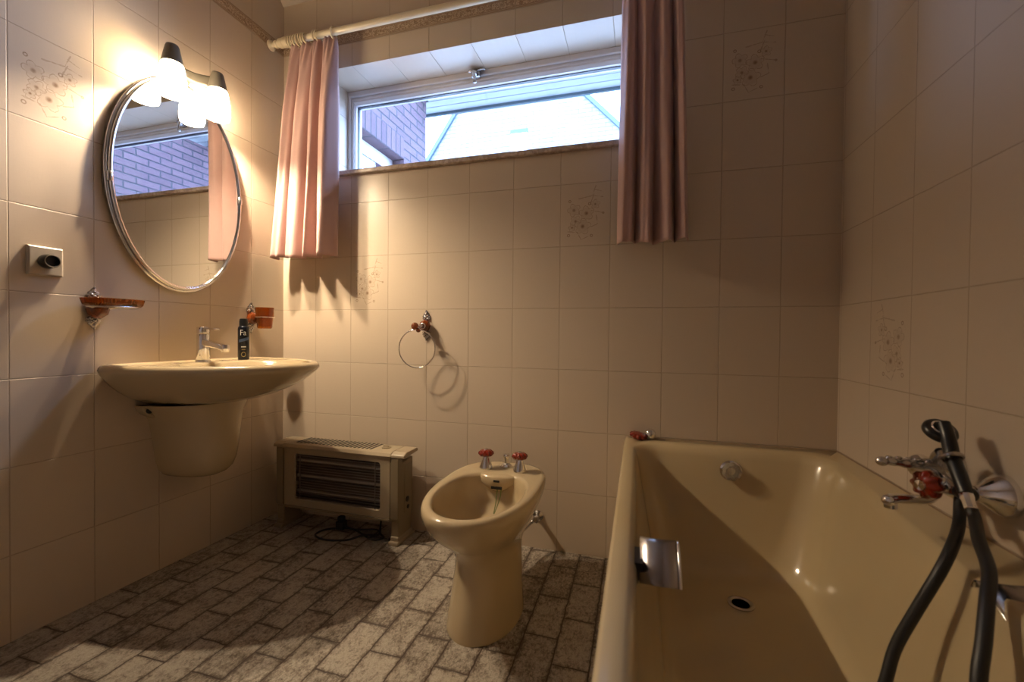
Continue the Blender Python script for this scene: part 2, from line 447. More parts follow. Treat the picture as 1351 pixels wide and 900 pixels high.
def rrect(x0, x1, y0, y1, r, z, n=10, m=10, x1f=None, bulge=0.0):
    """rounded rectangle ring; x1f: right side x at the y0 end"""
    if x1f is None: x1f = x1
    pts = []
    def X(x, y):
        t = (x - x0) / (x1 - x0); yy = (y1 - y) / (y1 - y0)
        return x0 + t * ((x1 + (x1f - x1) * yy) - x0)
    cs = [(x1-r, y1-r, 0), (x0+r, y1-r, PI/2), (x0+r, y0+r, PI), (x1-r, y0+r, 1.5*PI)]
    for i, (cx, cy, a) in enumerate(cs):
        for k in range(n + 1):
            t = a + (PI/2) * k / n
            pts.append((cx + r*math.cos(t), cy + r*math.sin(t)))
        nx, ny, na = cs[(i+1) % 4]
        p = pts[-1]; q = (nx + r*math.cos(na), ny + r*math.sin(na))
        for k in range(1, m):
            pts.append((p[0] + (q[0]-p[0])*k/m, p[1] + (q[1]-p[1])*k/m))
    return [(X(x, y), y, z) for (x, y) in pts]
def prism(bm, poly, axis, a, b):
    """poly: 2D points; axis 'x','y','z' = extrusion axis from a to b"""
    def P(p, t):
        return {'x': (t, p[0], p[1]), 'y': (p[0], t, p[1]), 'z': (p[0], p[1], t)}[axis]
    loft(bm, [[P(p, a) for p in poly], [P(p, b) for p in poly]], True, True)
B = bmesh.new

# ================================================================== THE SETTING
WX0, WX1, WZ0, WZ1 = 0.232, 1.76, 1.655, 2.155     # window opening
bm = B()
T = 0.30
box(bm, (0, 0, 0), (W, T, WZ0 - 0.01)); box(bm, (0, 0, WZ1), (W, T, HC))
box(bm, (0, 0, WZ0 - 0.01), (WX0, T, WZ1)); box(bm, (WX1, 0, WZ0 - 0.01), (W, T, WZ1))
struct(mk('wall_back', bm, M['tile_back'], smooth=False))
bm = B(); box(bm, (-0.12, -DEPTH, 0), (0, T, HC)); struct(mk('wall_left', bm, M['tile_left'], smooth=False))
bm = B(); box(bm, (W, -DEPTH, 0), (W + 0.12, T, HC)); struct(mk('wall_right', bm, M['tile_right'], smooth=False))
bm = B(); box(bm, (-0.12, -DEPTH - 0.12, 0), (W + 0.12, -DEPTH, HC)); struct(mk('wall_front', bm, M['tile_front'], smooth=False))
bm = B(); box(bm, (-0.12, -DEPTH - 0.12, -0.15), (W + 0.12, T, 0)); struct(mk('floor', bm, M['floor'], smooth=False))
bm = B(); box(bm, (-0.12, -DEPTH - 0.12, HC), (W + 0.12, T, HC + 0.15)); struct(mk('ceiling', bm, M['plaster'], smooth=False))
bm = B()
prism(bm, [(0, HC), (0, HC-0.022), (-0.006, HC-0.022), (-0.022, HC-0.006), (-0.022, HC)], 'x', 0, W)
struct(mk('trim_1', bm, M['plaster'], smooth=False))

# window: frame, sash, pane, stay
win = bpy.data.objects.new('window_1', None); C.objects.link(win); win.location = ((WX0+WX1)/2, 0.22, WZ0); OFF['window_1'] = Vector(win.location); struct(win)
def rect_frame(bm, x0, x1, z0, z1, t, y0, y1, ch=0.0, tx=None):
    """rectangular frame, section t wide, front edge at y0, chamfered inside by ch"""
    kx = 1.0 if tx is None else tx / t
    def ring(i, y): return [(x0+i*kx, y, z0+i), (x1-i*kx, y, z0+i), (x1-i*kx, y, z1-i), (x0+i*kx, y, z1-i)]
    loft(bm, [ring(0, y1), ring(0, y0), ring(t-ch, y0), ring(t, y0+ch), ring(t, y1)])
    loft(bm, [ring(t, y1), ring(0, y1)])
bm = B(); rect_frame(bm, WX0, WX1, WZ0, WZ1, 0.028, 0.188, 0.270, 0.004, 0.014)
struct(mk('window_frame', bm, M['pvc'], win, smooth=False, bevel=0.002))
bm = B(); rect_frame(bm, WX0+0.008, WX1-0.008, WZ0+0.020, WZ1-0.020, 0.042, 0.200, 0.262, 0.012, 0.025)
rect_frame(bm, WX0+0.016, WX1-0.016, WZ0+0.032, WZ1-0.032, 0.010, 0.1965, 0.205, 0.003, 0.006)
struct(mk('window_sash', bm, M['pvc'], win, smooth=False))
bm = B(); rect_frame(bm, WX0+0.032, WX1-0.032, WZ0+0.061, WZ1-0.061, 0.004, 0.228, 0.245, 0.0)
struct(mk('window_gasket', bm, M['black'], win, smooth=False))
bm = B(); box(bm, (WX0+0.030, 0.236, WZ0+0.060), (WX1-0.030, 0.240, WZ1-0.060))
struct(mk('window_pane', bm, M['glass'], win, smooth=False))
bm = B(); box(bm, (WX0-0.03, -0.022, 1.640), (WX1+0.03, 0.20, 1.661))
o = struct(mk('window_sill', bm, M['marble'], win, smooth=False, bevel=0.004)); 
# chrome window stay
stay = bpy.data.objects.new
bm = B(); hx = 0.953
box(bm, (hx-0.020, 0.172, 2.118), (hx+0.020, 0.196, 2.150))
lathe(bm, [(0.004, 0), (0.012, 0.004), (0.013, 0.012), (0.009, 0.018), (0.0, 0.018)], (hx, 0.172, 2.130), (0, -1, 0), 20)
tube(bm, [(hx-0.028, 0.165, 2.142), (hx-0.012, 0.160, 2.135), (hx, 0.155, 2.112), (hx+0.002, 0.156, 2.088)], lambda t: 0.008-0.002*t, 12)
ball(bm, (hx+0.002, 0.156, 2.085), 0.009)
tube(bm, [(hx+0.010, 0.170, 2.145), (hx+0.035, 0.172, 2.150), (hx+0.045, 0.180, 2.148)], 0.005, 10)
struct(mk('window_latch', bm, M['satin'], win, angle=50))

# ================================================================== CURTAINS, ROD
def curtain(name, label, xt0, xt1, xb0, xb1, ztop, zbot, folds, yc, seed):
    rnd = random.Random(seed)
    ns, nz = 260, 60
    # non-uniform fold phase
    ctrl = [0]
    for k in range(folds): ctrl.append(ctrl[-1] + rnd.uniform(0.55, 1.5))
    tot = ctrl[-1]; ctrl = [c / tot for c in ctrl]
    amps = [rnd.uniform(0.75, 1.15) for _ in range(folds + 1)]
    sk = [rnd.uniform(-0.10, 0.10) for _ in range(folds + 1)]
    rings = []
    for i in range(nz + 1):
        t = i / nz; z = ztop + (zbot - ztop) * t
        g = min(1, t * 3.2)
        A = 0.013 + 0.016 * g + 0.009 * t
        x0 = xt0 + (xb0 - xt0) * (t ** 0.75); x1 = xt1 + (xb1 - xt1) * (t ** 0.8)
        row = []
        for j in range(ns + 1):
            s = j / ns
            q = max(k for k in range(folds + 1) if ctrl[k] <= s + 1e-9); q = min(q, folds - 1)
            lf = (s - ctrl[q]) / (ctrl[q+1] - ctrl[q])
            ph = lf * 2 * PI
            amp = amps[q] * (1 - lf) + amps[q+1] * lf
            bl = abs(math.sin(PI * lf)) ** (0.55 + 0.35 * ((q * 7 + seed) % 3))
            bl += 0.10 * math.sin(PI * lf * 3 + q) * t
            yy = yc + A * amp - 2.1 * A * amp * bl - 0.005 * math.sin(2 * ph + 1.3 + 2 * t + q) * g
            xx = x0 + (x1 - x0) * s + 0.006 * g * math.sin(ph * 0.5 + 0.9 + sk[q] * 10) * (0.4 + 0.6 * math.sin(q * 2.1 + seed))
            # gathering wrinkles near the heading tape
            yy += 0.006 * math.sin(s * 75 + 3 * math.sin(t * 9)) * max(0, 1 - t * 7)
            yy += 0.003 * math.sin(s * 15 + t * 5 + seed) * math.sin(t * 3)
            hem = abs(z - (zbot + 0.062))
            if hem < 0.006: yy += 0.0022 * (1 - hem / 0.006)
            zz = z - 0.004 * bl * t + (0.004 * math.sin(s * 9) * t)
            row.append((xx, yy, zz))
        rings.append(row)
    bm = B(); loft(bm, rings, closed=False)
    o = mk(name, bm, M['cloth'], loc=((xb0 + xb1) / 2, yc, zbot), angle=80, solid=0.0022)
    tag(o, label, 'curtain', 'pink curtains at the window')
    return o
RODY, RODZ = -0.108, 2.246
curtain('curtain', 'dusty pink curtain on the left of the window, beside the mirror wall', 0.150, 0.392, 0.040, 0.382, RODZ - 0.026, 1.243, 4, RODY, 3)
curtain('curtain', 'dusty pink curtain on the right of the window, above the bathtub side', 1.640, 1.845, 1.628, 1.880, RODZ - 0.026, 1.236, 4, RODY, 12)
rod = thing('curtain_rod', 'cream wooden curtain rod with turned finial above the window', 'curtain rod', (1.0, RODY, RODZ))
bm = B(); lathe(bm, [(0.0145, 0.085), (0.0145, 2.05)], (0, RODY, RODZ), (1, 0, 0), 24); mk('pole', bm, M['rod'], rod)
fin = [(0.002, 0.0), (0.006, 0.003), (0.007, 0.008), (0.013, 0.010), (0.022, 0.014), (0.0245, 0.019), (0.022, 0.024), (0.0125, 0.027), (0.0100, 0.033), (0.0110, 0.040), (0.0165, 0.045), (0.0175, 0.052), (0.0130, 0.058), (0.0150, 0.064), (0.0205, 0.070), (0.0215, 0.084), (0.0205, 0.100), (0.0170, 0.104)]
bm = B(); lathe(bm, [(r, h) for r, h in fin], (0.012, RODY, RODZ), (1, 0, 0), 28); mk('finial', bm, M['rod'], rod, angle=50)
bm = B(); lathe(bm, [(r, h) for r, h in fin], (2.135, RODY, RODZ), (-1, 0, 0), 28); mk('finial', bm, M['rod'], rod, angle=50)
for bx in (0.118, 2.00):
    bm = B()
    lathe(bm, [(0.020, -0.014), (0.0225, -0.010), (0.0225, 0.010), (0.020, 0.014)], (bx, RODY, RODZ), (1, 0, 0), 28)
    tube(bm, [(bx, 0.0, RODZ), (bx, -0.03, RODZ), (bx, RODY + 0.012, RODZ)], lambda t: 0.012, 14)
    lathe(bm, [(0.026, 0), (0.026, 0.006), (0.016, 0.012)], (bx, -0.0005, RODZ), (0, -1, 0), 24)
    mk('bracket', bm, M['rod'], rod, angle=50)
ring0 = None
for i, rx in enumerate([0.146, 0.163, 0.176, 0.190, 0.204, 0.218, 0.232, 0.280, 0.296, 0.378, 1.655, 1.69, 1.72, 1.75, 1.78, 1.81, 1.835]):
    if ring0 is None:
        bm = B(); torus(bm, (rx, RODY, RODZ - 0.006), (1, 0, 0), 0.0235, 0.0042, 36, 10)
        tube(bm, [(rx, RODY, RODZ - 0.030), (rx, RODY, RODZ - 0.040)], 0.0025, 8, smooth=0)
        ring0 = mk('curtain_ring', bm, M['rod'], loc=(rx, RODY, RODZ)); o = ring0
    else:
        o = ring0.copy(); C.objects.link(o); o.location = (rx, RODY, RODZ)
        o.rotation_euler = (0, random.uniform(-0.15, 0.15), random.uniform(-0.12, 0.12))
    lab = 'cream wooden curtain ring in the tight bunch at the left rod end' if i < 7 else (
        'cream curtain ring in the close pair right of the tight bunch' if i < 9 else (
        'cream curtain ring standing alone over the left curtain\'s right edge' if i == 9 else 'cream curtain ring on the rod above the right curtain'))
    tag(o, lab, 'curtain ring', 'rings bunched at the left rod end' if i < 7 else ('pair of rings over the left curtain' if i < 9 else ('lone ring' if i == 9 else 'rings over the right curtain')))

# ================================================================== MIRROR
MY, MZ, MA, MB_ = -0.511, 1.447, 0.243, 0.388
mir = thing('wall_mirror', 'oval wall mirror in a double chrome tube frame above the washbasin', 'mirror', (0, MY, MZ - MB_))
def ell(a, b, x, n=96): return [(x, MY + a*math.cos(2*PI*k/n), MZ + b*math.sin(2*PI*k/n)) for k in range(n)]
bm = B(); loft(bm, [ell(MA-0.004, MB_-0.004, 0.012), ell(MA-0.003, MB_-0.003, 0.019), ell(MA-0.008, MB_-0.008, 0.021)], True, True)
mk('mirror_glass', bm, M['mirror'], mir, smooth=False)
bm = B(); tube(bm, ell(MA, MB_, 0.022), 0.0062, 12, True, 0); tube(bm, ell(MA+0.009, MB_+0.009, 0.012), 0.0062, 12, True, 0)
mk('mirror_frame', bm, M['chrome'], mir, angle=60)
for sy in (-1, 1):
    bm = B()
    for zc in (-0.02,):
        lathe(bm, [(0.0085, -0.016), (0.0095, -0.014), (0.0095, 0.014), (0.0085, 0.016)], (0.021, MY + sy*(MA+0.001), MZ + 0.03*sy - 0.01), (0, 0, 1), 16)
        tube(bm, [(0.0, MY + sy*(MA+0.002), MZ + 0.03*sy - 0.01), (0.016, MY + sy*(MA+0.002), MZ + 0.03*sy - 0.01)], 0.006, 10, smooth=0)
    mk('frame_joint', bm, M['satin'], mir)

# ================================================================== WALL LAMP
LX = 0.088
lamp = thing('wall_lamp', 'grey wall lamp with two glowing bell shades over the oval mirror', 'lamp', (0, MY, 1.86))
def pr(pts): return pts
for ly in (-0.602, -0.427):
    bm = B(); lathe(bm, [(0.014, 0.068), (0.019, 0.066), (0.022, 0.058), (0.034, 0.000), (0.032, -0.002), (0.012, -0.002)], (LX, ly, 1.856), (0, 0, 1), 36)
    cap = mk('lamp_cap', bm, M['grey'], lamp, angle=50)
    bm = B(); sh = [(0.030, 0.002), (0.034, -0.004), (0.0385, -0.025), (0.0425, -0.055), (0.0445, -0.080), (0.0440, -0.100), (0.0405, -0.112), (0.0370, -0.112), (0.0395, -0.098), (0.0385, -0.060), (0.030, -0.012), (0.026, 0.0)]
    lathe(bm, sh, (LX, ly, 1.856), (0, 0, 1), 40); mk('lamp_shade', bm, M['shade'], lamp, angle=60)
    bm = B(); ball(bm, (LX, ly, 1.856 - 0.092), 0.0115, (1, 1, 1), 16); mk('light_bulb', bm, M['bulb'], lamp)
bm = B()
rings = []
for k in range(21):
    t = k / 20; y = -0.602 + t * 0.175
    bow = math.sin(PI * t)
    x = LX - 0.052 * bow; zc = 1.884 - 0.006 * bow; hh = 0.024 - 0.003 * bow; th = 0.010
    rings.append([(x - th, y, zc - hh), (x + th, y, zc - hh + 0.004), (x + th*0.9, y, zc + hh - 0.006), (x, y, zc + hh), (x - th, y, zc + hh - 0.004)])
loft(bm, rings, True, True); mk('lamp_arm', bm, M['grey'], lamp, angle=50, bevel=0.003)
bm = B(); lathe(bm, [(0.030, 0.0), (0.030, 0.020), (0.024, 0.028), (0.0, 0.028)], (0.0, -0.5145, 1.872), (1, 0, 0), 30); mk('wall_mount', bm, M['grey'], lamp)

# ================================================================== WALL PLATE WITH PLUG
pl = thing('wall_socket', 'square ivory wall plate with a black round plug on the left wall', 'socket', (0, -0.912, 1.056))
bm = B(); loft(bm, [[(0.0, -0.953, 1.056), (0.0, -0.871, 1.056), (0.0, -0.871, 1.142), (0.0, -0.953, 1.142)], [(0.008, -0.953, 1.056), (0.008, -0.871, 1.056), (0.008, -0.871, 1.142), (0.008, -0.953, 1.142)], [(0.011, -0.949, 1.060), (0.011, -0.875, 1.060), (0.011, -0.875, 1.138), (0.011, -0.949, 1.138)]], True, True)
mk('cover_plate', bm, M['plate'], pl, smooth=False, bevel=0.001)
bm = B(); lathe(bm, [(0.0205, 0.011), (0.0215, 0.016), (0.0205, 0.036), (0.0190, 0.040), (0.0165, 0.040), (0.0155, 0.030), (0.0, 0.030)], (0, -0.912, 1.098), (1, 0, 0), 36)
pk = mk('plug', bm, M['black'], pl, angle=50)
bm = B(); torus(bm, (0.040, -0.912, 1.098), (1, 0, 0), 0.0178, 0.0014, 36, 8); mk('plug_rim', bm, M['grey'], pk)

# ================================================================== ORNATE AMBER ACCESSORIES
def leaf(bm, c, up, wid, ln, nrm, th=0.006):
    """scalloped filigree leaf standing on a wall: c = inner end centre, up = direction it points"""
    c = Vector(c); up = Vector(up).normalized(); nrm = Vector(nrm).normalized(); side = up.cross(nrm)
    n = 40; L = []
    for k in range(n + 1):
        t = k / n
        w = wid * (math.sin(PI * min(1, t * 1.0) ** 0.80) * (1 - 0.30 * t)) * 0.5
        if t > 0.80: w = max(w, wid * 0.12 * math.sqrt(max(0, 1 - t) / 0.2))
        w *= 1 + 0.13 * math.sin(t * 30)
        L.append((t * ln, w))
    outline = [c + up*a + side*w for a, w in L] + [c + up*a - side*w for a, w in L[::-1][1:-1]]
    mid = c + up * ln * 0.45
    r1 = [p for p in outline]; r2 = [p + nrm * th * 0.6 for p in outline]; r3 = [mid + (p - mid) * 0.82 + nrm * th for p in outline]
    loft(bm, [r1, r2, r3], True, True)
    for (a, s, r) in [(0.30, 0.26, 0.15), (0.30, -0.26, 0.15), (0.52, 0.20, 0.13), (0.52, -0.20, 0.13), (0.42, 0.0, 0.17), (0.72, 0.0, 0.12), (0.95, 0, 0.10), (0.14, 0, 0.16)]:
        ball(bm, c + up*(a*ln) + side*(s*wid*0.7) + nrm*th, r*wid*0.85, seg=10)

# towel ring on the back wall
tr = thing('towel_ring', 'chrome towel ring with amber balls on the tiled window wall', 'towel ring', (0.795, 0, 0.93))
bm = B(); leaf(bm, (0.795, 0, 0.946), (0, 0, 1), 0.044, 0.054, (0, -1, 0)); mk('ornate_leaf', bm, M['antique'], tr)
bm = B(); leaf(bm, (0.795, 0, 0.914), (0, 0, -1), 0.044, 0.050, (0, -1, 0)); mk('ornate_leaf', bm, M['antique'], tr)
bm = B(); lathe(bm, [(0.010, 0), (0.016, 0.003), (0.024, 0.012), (0.026, 0.020), (0.022, 0.030), (0.012, 0.036), (0.0, 0.037)], (0.797, -0.002, 0.930), (0, -1, 0), 28, 8, 0.04); mk('amber_boss', bm, M['amber'], tr)
bm = B(); tube(bm, [(0.795, -0.03, 0.930), (0.792, -0.055, 0.926), (0.785, -0.066, 0.918)], 0.006, 12); 
torus(bm, (0.795, -0.038, 0.929), (0, -1, 0), 0.011, 0.003, 24, 8); mk('stem', bm, M['satin'], tr)
bm = B(); ball(bm, (0.772, -0.066, 0.927), 0.0165); ball(bm, (0.788, -0.064, 0.908), 0.011, (1, 0.8, 0.8)); mk('amber_ball', bm, M['amber'], tr)
bm = B(); torus(bm, (0.783, -0.066, 0.829), (0.1, -1, 0), 0.0835, 0.0027, 64, 10); mk('ring', bm, M['chrome'], tr)

# soap dish on the left wall
sd = thing('soap_dish', 'amber ribbed soap dish on an ornate silver bracket, left of the mirror', 'soap dish', (0, -0.790, 0.965))
bm = B(); leaf(bm, (0, -0.790, 0.983), (0, 0, 1), 0.048, 0.052, (1, 0, 0)); mk('ornate_leaf', bm, M['antique'], sd)
bm = B(); leaf(bm, (0, -0.790, 0.948), (0, 0, -1), 0.048, 0.050, (1, 0, 0)); mk('ornate_leaf', bm, M['antique'], sd)
bm = B(); lathe(bm, [(0.012, 0), (0.026, 0.006), (0.030, 0.018), (0.024, 0.034), (0.010, 0.042)], (0, -0.788, 0.962), (1, 0, 0), 28, 10, 0.05); mk('amber_boss', bm, M['amber'], sd)
bm = B()
tube(bm, [(0.030, -0.790, 0.967), (0.042, -0.830, 0.970), (0.070, -0.838, 0.970), (0.115, -0.820, 0.970), (0.125, -0.780, 0.970), (0.115, -0.735, 0.970), (0.070, -0.716, 0.970), (0.040, -0.745, 0.969)], 0.0036, 10, True)
mk('carrier_ring', bm, M['satin'], sd)
bm = B()
def dish_ring(s, z, rib=0.0):
    n = 96
    return [(0.075 + s*0.052*math.copysign(abs(math.cos(2*PI*k/n))**0.75, math.cos(2*PI*k/n))*(1+rib*math.cos(k*PI)), -0.778 + s*0.075*math.copysign(abs(math.sin(2*PI*k/n))**0.75, math.sin(2*PI*k/n))*(1+rib*math.cos(k*PI)), z) for k in range(n)]
loft(bm, [dish_ring(0.74, 0.970), dish_ring(0.90, 0.971), dish_ring(0.98, 0.977, 0.02), dish_ring(1.04, 0.995, 0.028), dish_ring(1.0, 0.996, 0.028), dish_ring(0.93, 0.981, 0.01), dish_ring(0.7, 0.976)], True, True)
mk('dish', bm, M['amber_glass'], sd, angle=30)

# tumbler holder and tumbler
th = thing('tumbler_holder', 'ornate silver bracket with amber boss and chrome band, right of the mirror', 'tumbler holder', (0, -0.192, 0.95))
bm = B(); leaf(bm, (0, -0.192, 0.976), (0, 0, 1), 0.048, 0.052, (1, 0, 0)); mk('ornate_leaf', bm, M['antique'], th)
bm = B(); leaf(bm, (0, -0.192, 0.940), (0, 0, -1), 0.048, 0.050, (1, 0, 0)); mk('ornate_leaf', bm, M['antique'], th)
bm = B(); lathe(bm, [(0.012, 0), (0.025, 0.005), (0.028, 0.016), (0.022, 0.028), (0.010, 0.034)], (0, -0.192, 0.957), (1, 0, 0), 28, 10, 0.05); mk('amber_boss', bm, M['amber'], th)
TX, TY = 0.075, -0.185
bm = B(); torus(bm, (TX, TY, 0.962), (0, 0, 1), 0.0385, 0.0026, 48, 8); tube(bm, [(0.028, -0.192, 0.957), (0.038, -0.190, 0.961)], 0.005, 10, smooth=0); mk('carrier_ring', bm, M['chrome'], th)
bm = B(); pf = [(0.024, 0.910), (0.0275, 0.911), (0.0300, 0.916), (0.0345, 0.955), (0.0372, 0.966), (0.0380, 1.006), (0.0355, 1.006), (0.0340, 0.966), (0.0270, 0.920), (0.0, 0.919)]
lathe(bm, [(r, z) for r, z in pf], (TX, TY, 0), (0, 0, 1), 64, 16, 0.012)
tag(mk('tumbler', bm, M['amber_glass'], loc=(TX, TY, 0.910), angle=30), 'amber glass tumbler with ribbed base held in the chrome band', 'cup')

# ================================================================== WASHBASIN
SY, SHW, SD, SZ = -0.490, 0.308, 0.556, 0.782
def sink_outline(n=120):
    pts = []; cx = 0.24
    for k in range(n):
        t = 2 * PI * k / n; dx, dy = math.cos(t), math.sin(t)
        lo, hi = 0, 1.2
        def inside(r):
            x = cx + r*dx; y = r*dy
            if x < 0.0: return False
            return (x/SD)**2.3 + abs(y/SHW)**2.3 <= 1
        for _ in range(40):
            md = (lo+hi)/2
            if inside(md): lo = md
            else: hi = md
        pts.append((cx + lo*dx, lo*dy))
    return pts
so = sink_outline()
def soft(pts, it=2):
    for _ in range(it):
        n = len(pts); pts = [((pts[i-1][0]+2*pts[i][0]+pts[(i+1) % n][0])/4, (pts[i-1][1]+2*pts[i][1]+pts[(i+1) % n][1])/4) for i in range(n)]
    return [(max(0.0015, x), y) for x, y in pts]
so = soft(so)
def sring(s, z, cx=0.0, inset=0.0):
    out = []
    for (x, y) in so:
        xx = cx + (x - cx)*s; yy = y*s
        if inset:
            d = Vector((x-0.24, y)); L = d.length; xx = 0.24 + d.x*(L-inset)/L; yy = d.y*(L-inset)/L
        out.append((max(0.0015, xx), SY + yy, z))
    return out
def bring(a, b, cx, z, p=2.0):
    n = len(so); out = []
    for k in range(n):
        t = 2*PI*k/n; c, s = math.cos(t), math.sin(t)
        out.append((cx + a*math.copysign(abs(c)**(2/p), c), SY + b*math.copysign(abs(s)**(2/p), s), z))
    return out
basin = thing('washbasin', 'beige wall hung washbasin with an oval front below the mirror', 'washbasin', (0, SY, 0.64))
bm = B()
outer = [(0.34, 0.628), (0.46, 0.631), (0.57, 0.643), (0.69, 0.661), (0.79, 0.683), (0.88, 0.708), (0.945, 0.732), (0.985, 0.751), (1.0, 0.762)]
rings = [sring(s, z) for s, z in outer] + [sring(1.0, SZ-0.011, 0, 0.002), sring(1, SZ-0.005, 0, 0.006), sring(1, SZ-0.001, 0, 0.013), sring(1, SZ, 0, 0.020), sring(1, SZ-0.001, 0, 0.027)]
rings += [sring(1, SZ-0.005, 0, 0.036)]
a0 = sring(1, SZ-0.005, 0, 0.036); b0 = bring(0.190, 0.215, 0.325, SZ-0.006, 2.3)
rings.append([tuple(Vector(p)*0.5 + Vector(q)*0.5) for p, q in zip(a0, b0)])
rings += [b0, bring(0.183, 0.207, 0.325, SZ-0.012, 2.3), bring(0.165, 0.188, 0.325, SZ-0.05, 2.2), bring(0.13, 0.15, 0.32, SZ-0.095, 2.1), bring(0.06, 0.07, 0.31, SZ-0.118), bring(0.024, 0.024, 0.30, SZ-0.121)]
loft(bm, rings, True, True)
mk('basin', bm, M['ceramic'], basin, angle=70)
bm = B(); lathe(bm, [(0.024, 0), (0.022, 0.003), (0.014, 0.001), (0.0, 0.001)], (0.30, SY, SZ-0.122), (0, 0, 1), 28); mk('basin_drain', bm, M['chrome'], basin)
for ky in (-0.602, -0.410):
    bm = B(); lathe(bm, [(0.0165, -0.001), (0.0165, 0.002), (0.012, 0.0035), (0.005, 0.004), (0.0, 0.0045)], (0.105, ky, SZ-0.0055), (0, 0, 1), 28); mk('hole_cap', bm, M['chrome'], basin)
ped = thing('basin_pedestal', 'beige half pedestal on the wall hiding the trap under the washbasin', 'pedestal', (0, SY, 0.335))
prof = [(0.629, 0.178, 0.232), (0.622, 0.175, 0.233), (0.606, 0.160, 0.234), (0.588, 0.145, 0.234), (0.560, 0.134, 0.233), (0.52, 0.127, 0.231), (0.46, 0.119, 0.226), (0.41, 0.111, 0.218), (0.378, 0.102, 0.205), (0.358, 0.088, 0.184), (0.346, 0.070, 0.156), (0.340, 0.045, 0.12)]
bm = B(); rings = []
for z, w, d in prof:
    r = []; n = 40
    for k in range(n + 1):
        t = -PI/2 + PI * k / n; c, s = math.cos(t), math.sin(t)
        r.append((0.0015 + d * abs(c)**0.85, SY + w * math.copysign(abs(s)**0.95, s), z))
    rings.append(r)
inner = [[(max(0.0015, (x)*0.94), SY + (y-SY)*0.94, z) for (x, y, z) in r] for r in rings[:1]]
inner2 = [[(max(0.0015, x*0.60), SY + (y-SY)*0.50, 0.50) for (x, y, z) in rings[0]]]
loft(bm, inner2 + inner + rings, True, True)
mk('shroud', bm, M['ceramic'], ped, angle=60)
bm = B(); prism(bm, [(-0.676, 0.629), (-0.668, 0.610), (-0.654, 0.594), (-0.634, 0.582), (-0.606, 0.560), (-0.600, 0.626), (-0.620, 0.629)], 'x', 0.0015, 0.045); mk('fixing_ear', bm, M['ceramic'], ped, bevel=0.006, segs=3)
bm = B(); lathe(bm, [(0.011, 0), (0.011, 0.003), (0.006, 0.006), (0, 0.006)], (0.045, -0.652, 0.611), (1, 0, 0), 20); mk('fixing_screw', bm, M['black'], ped)

# basin mixer
fx, fy, fz = 0.098, SY - 0.005, SZ - 0.0055
fau = thing('basin_mixer', 'chrome single lever mixer tap on the washbasin deck', 'faucet', (fx, fy, fz))
bm = B(); lathe(bm, [(0.026, 0), (0.0265, 0.003), (0.025, 0.007), (0.0215, 0.008), (0.0225, 0.010), (0.0215, 0.105), (0.0205, 0.108)], (fx, fy, fz), (0, 0, 1), 36)
mk('body', bm, M['chrome'], fau, angle=40)
bm = B(); rings = []
for t in [k/10 for k in range(11)]:
    x = fx + 0.010 + 0.105*t; z = fz + 0.077 - 0.022*t + (-0.004 if t > 0.85 else 0); h = 0.0135 - 0.003*t; wd = 0.0165 - 0.001*t
    rings.append([(x, fy + wd*math.copysign(abs(math.cos(a))**0.6, math.cos(a)), z + h*math.copysign(abs(math.sin(a))**0.6, math.sin(a))) for a in [2*PI*k/24 for k in range(24)]])
loft(bm, rings, True, True)
lathe(bm, [(0.0135, 0.016), (0.0145, 0.012), (0.0145, -0.008), (0.012, -0.012), (0.0, -0.011)], (fx + 0.110, fy, fz + 0.052), (0, 0, 1), 28)
mk('spout', bm, M['chrome'], fau, angle=40)
bm = B(); lathe(bm, [(0.0210, 0.110), (0.0220, 0.113), (0.0220, 0.132), (0.0205, 0.135), (0.0, 0.136)], (fx, fy, fz), (0, 0, 1), 36)
rings = []
for t in [k/8 for k in range(9)]:
    x = fx + 0.070*t; z = fz + 0.131 - 0.004*t; h = 0.0042*(1-0.4*t); wd = 0.0145 - 0.004*t
    rings.append([(x, fy-wd, z-h), (x, fy+wd, z-h), (x, fy+wd, z+h), (x, fy-wd, z+h)])
loft(bm, rings, True, True); mk('lever', bm, M['chrome'], fau, angle=40, bevel=0.001)

# deodorant can
DX, DY, DZ = 0.100, -0.318, SZ - 0.0045
can = thing('deodorant_can', 'black and blue deodorant spray can standing on the washbasin', 'spray can', (DX, DY, DZ))
bm = B(); lathe(bm, [(0.020, 0), (0.0215, 0.002), (0.0215, 0.130), (0.0205, 0.136), (0.0165, 0.141)], (DX, DY, DZ), (0, 0, 1), 36); mk('can_body', bm, M['can'], can, angle=50)
bm = B(); lathe(bm, [(0.0163, 0.141), (0.0163, 0.162), (0.0145, 0.172), (0.0100, 0.174), (0.0, 0.174)], (DX, DY, DZ), (0, 0, 1), 32)
mk('spray_cap', bm, M['black'], can, angle=50)
camdir = math.atan2(-1.768 - DY, 1.711 - DX)
def wrap(u, v, r=0.0218): 
    a = camdir + u / r
    return Vector((DX + r*math.cos(a), DY + r*math.sin(a), DZ + v))
def text_mesh(txt, size, u0, v0, name, mt, sx=1.0):
    cu = bpy.data.curves.new('t', 'FONT'); cu.body = txt; cu.size = size; cu.align_x = 'CENTER'; cu.resolution_u = 4
    to = bpy.data.objects.new('t', cu); C.objects.link(to); bpy.context.view_layer.update()
    me = bpy.data.meshes.new_from_object(to.evaluated_get(bpy.context.evaluated_depsgraph_get()))
    C.objects.unlink(to); bpy.data.objects.remove(to)
    bm = B(); bm.from_mesh(me); bpy.data.meshes.remove(me)
    bmesh.ops.subdivide_edges(bm, edges=bm.edges[:], cuts=1)
    for v in bm.verts: v.co = wrap(u0 + v.co.x * sx, v0 + v.co.y)
    return mk(name, bm, mt, can, smooth=False)
text_mesh('Fa', 0.033, -0.002, 0.103, 'lettering', M['print'], 0.85)
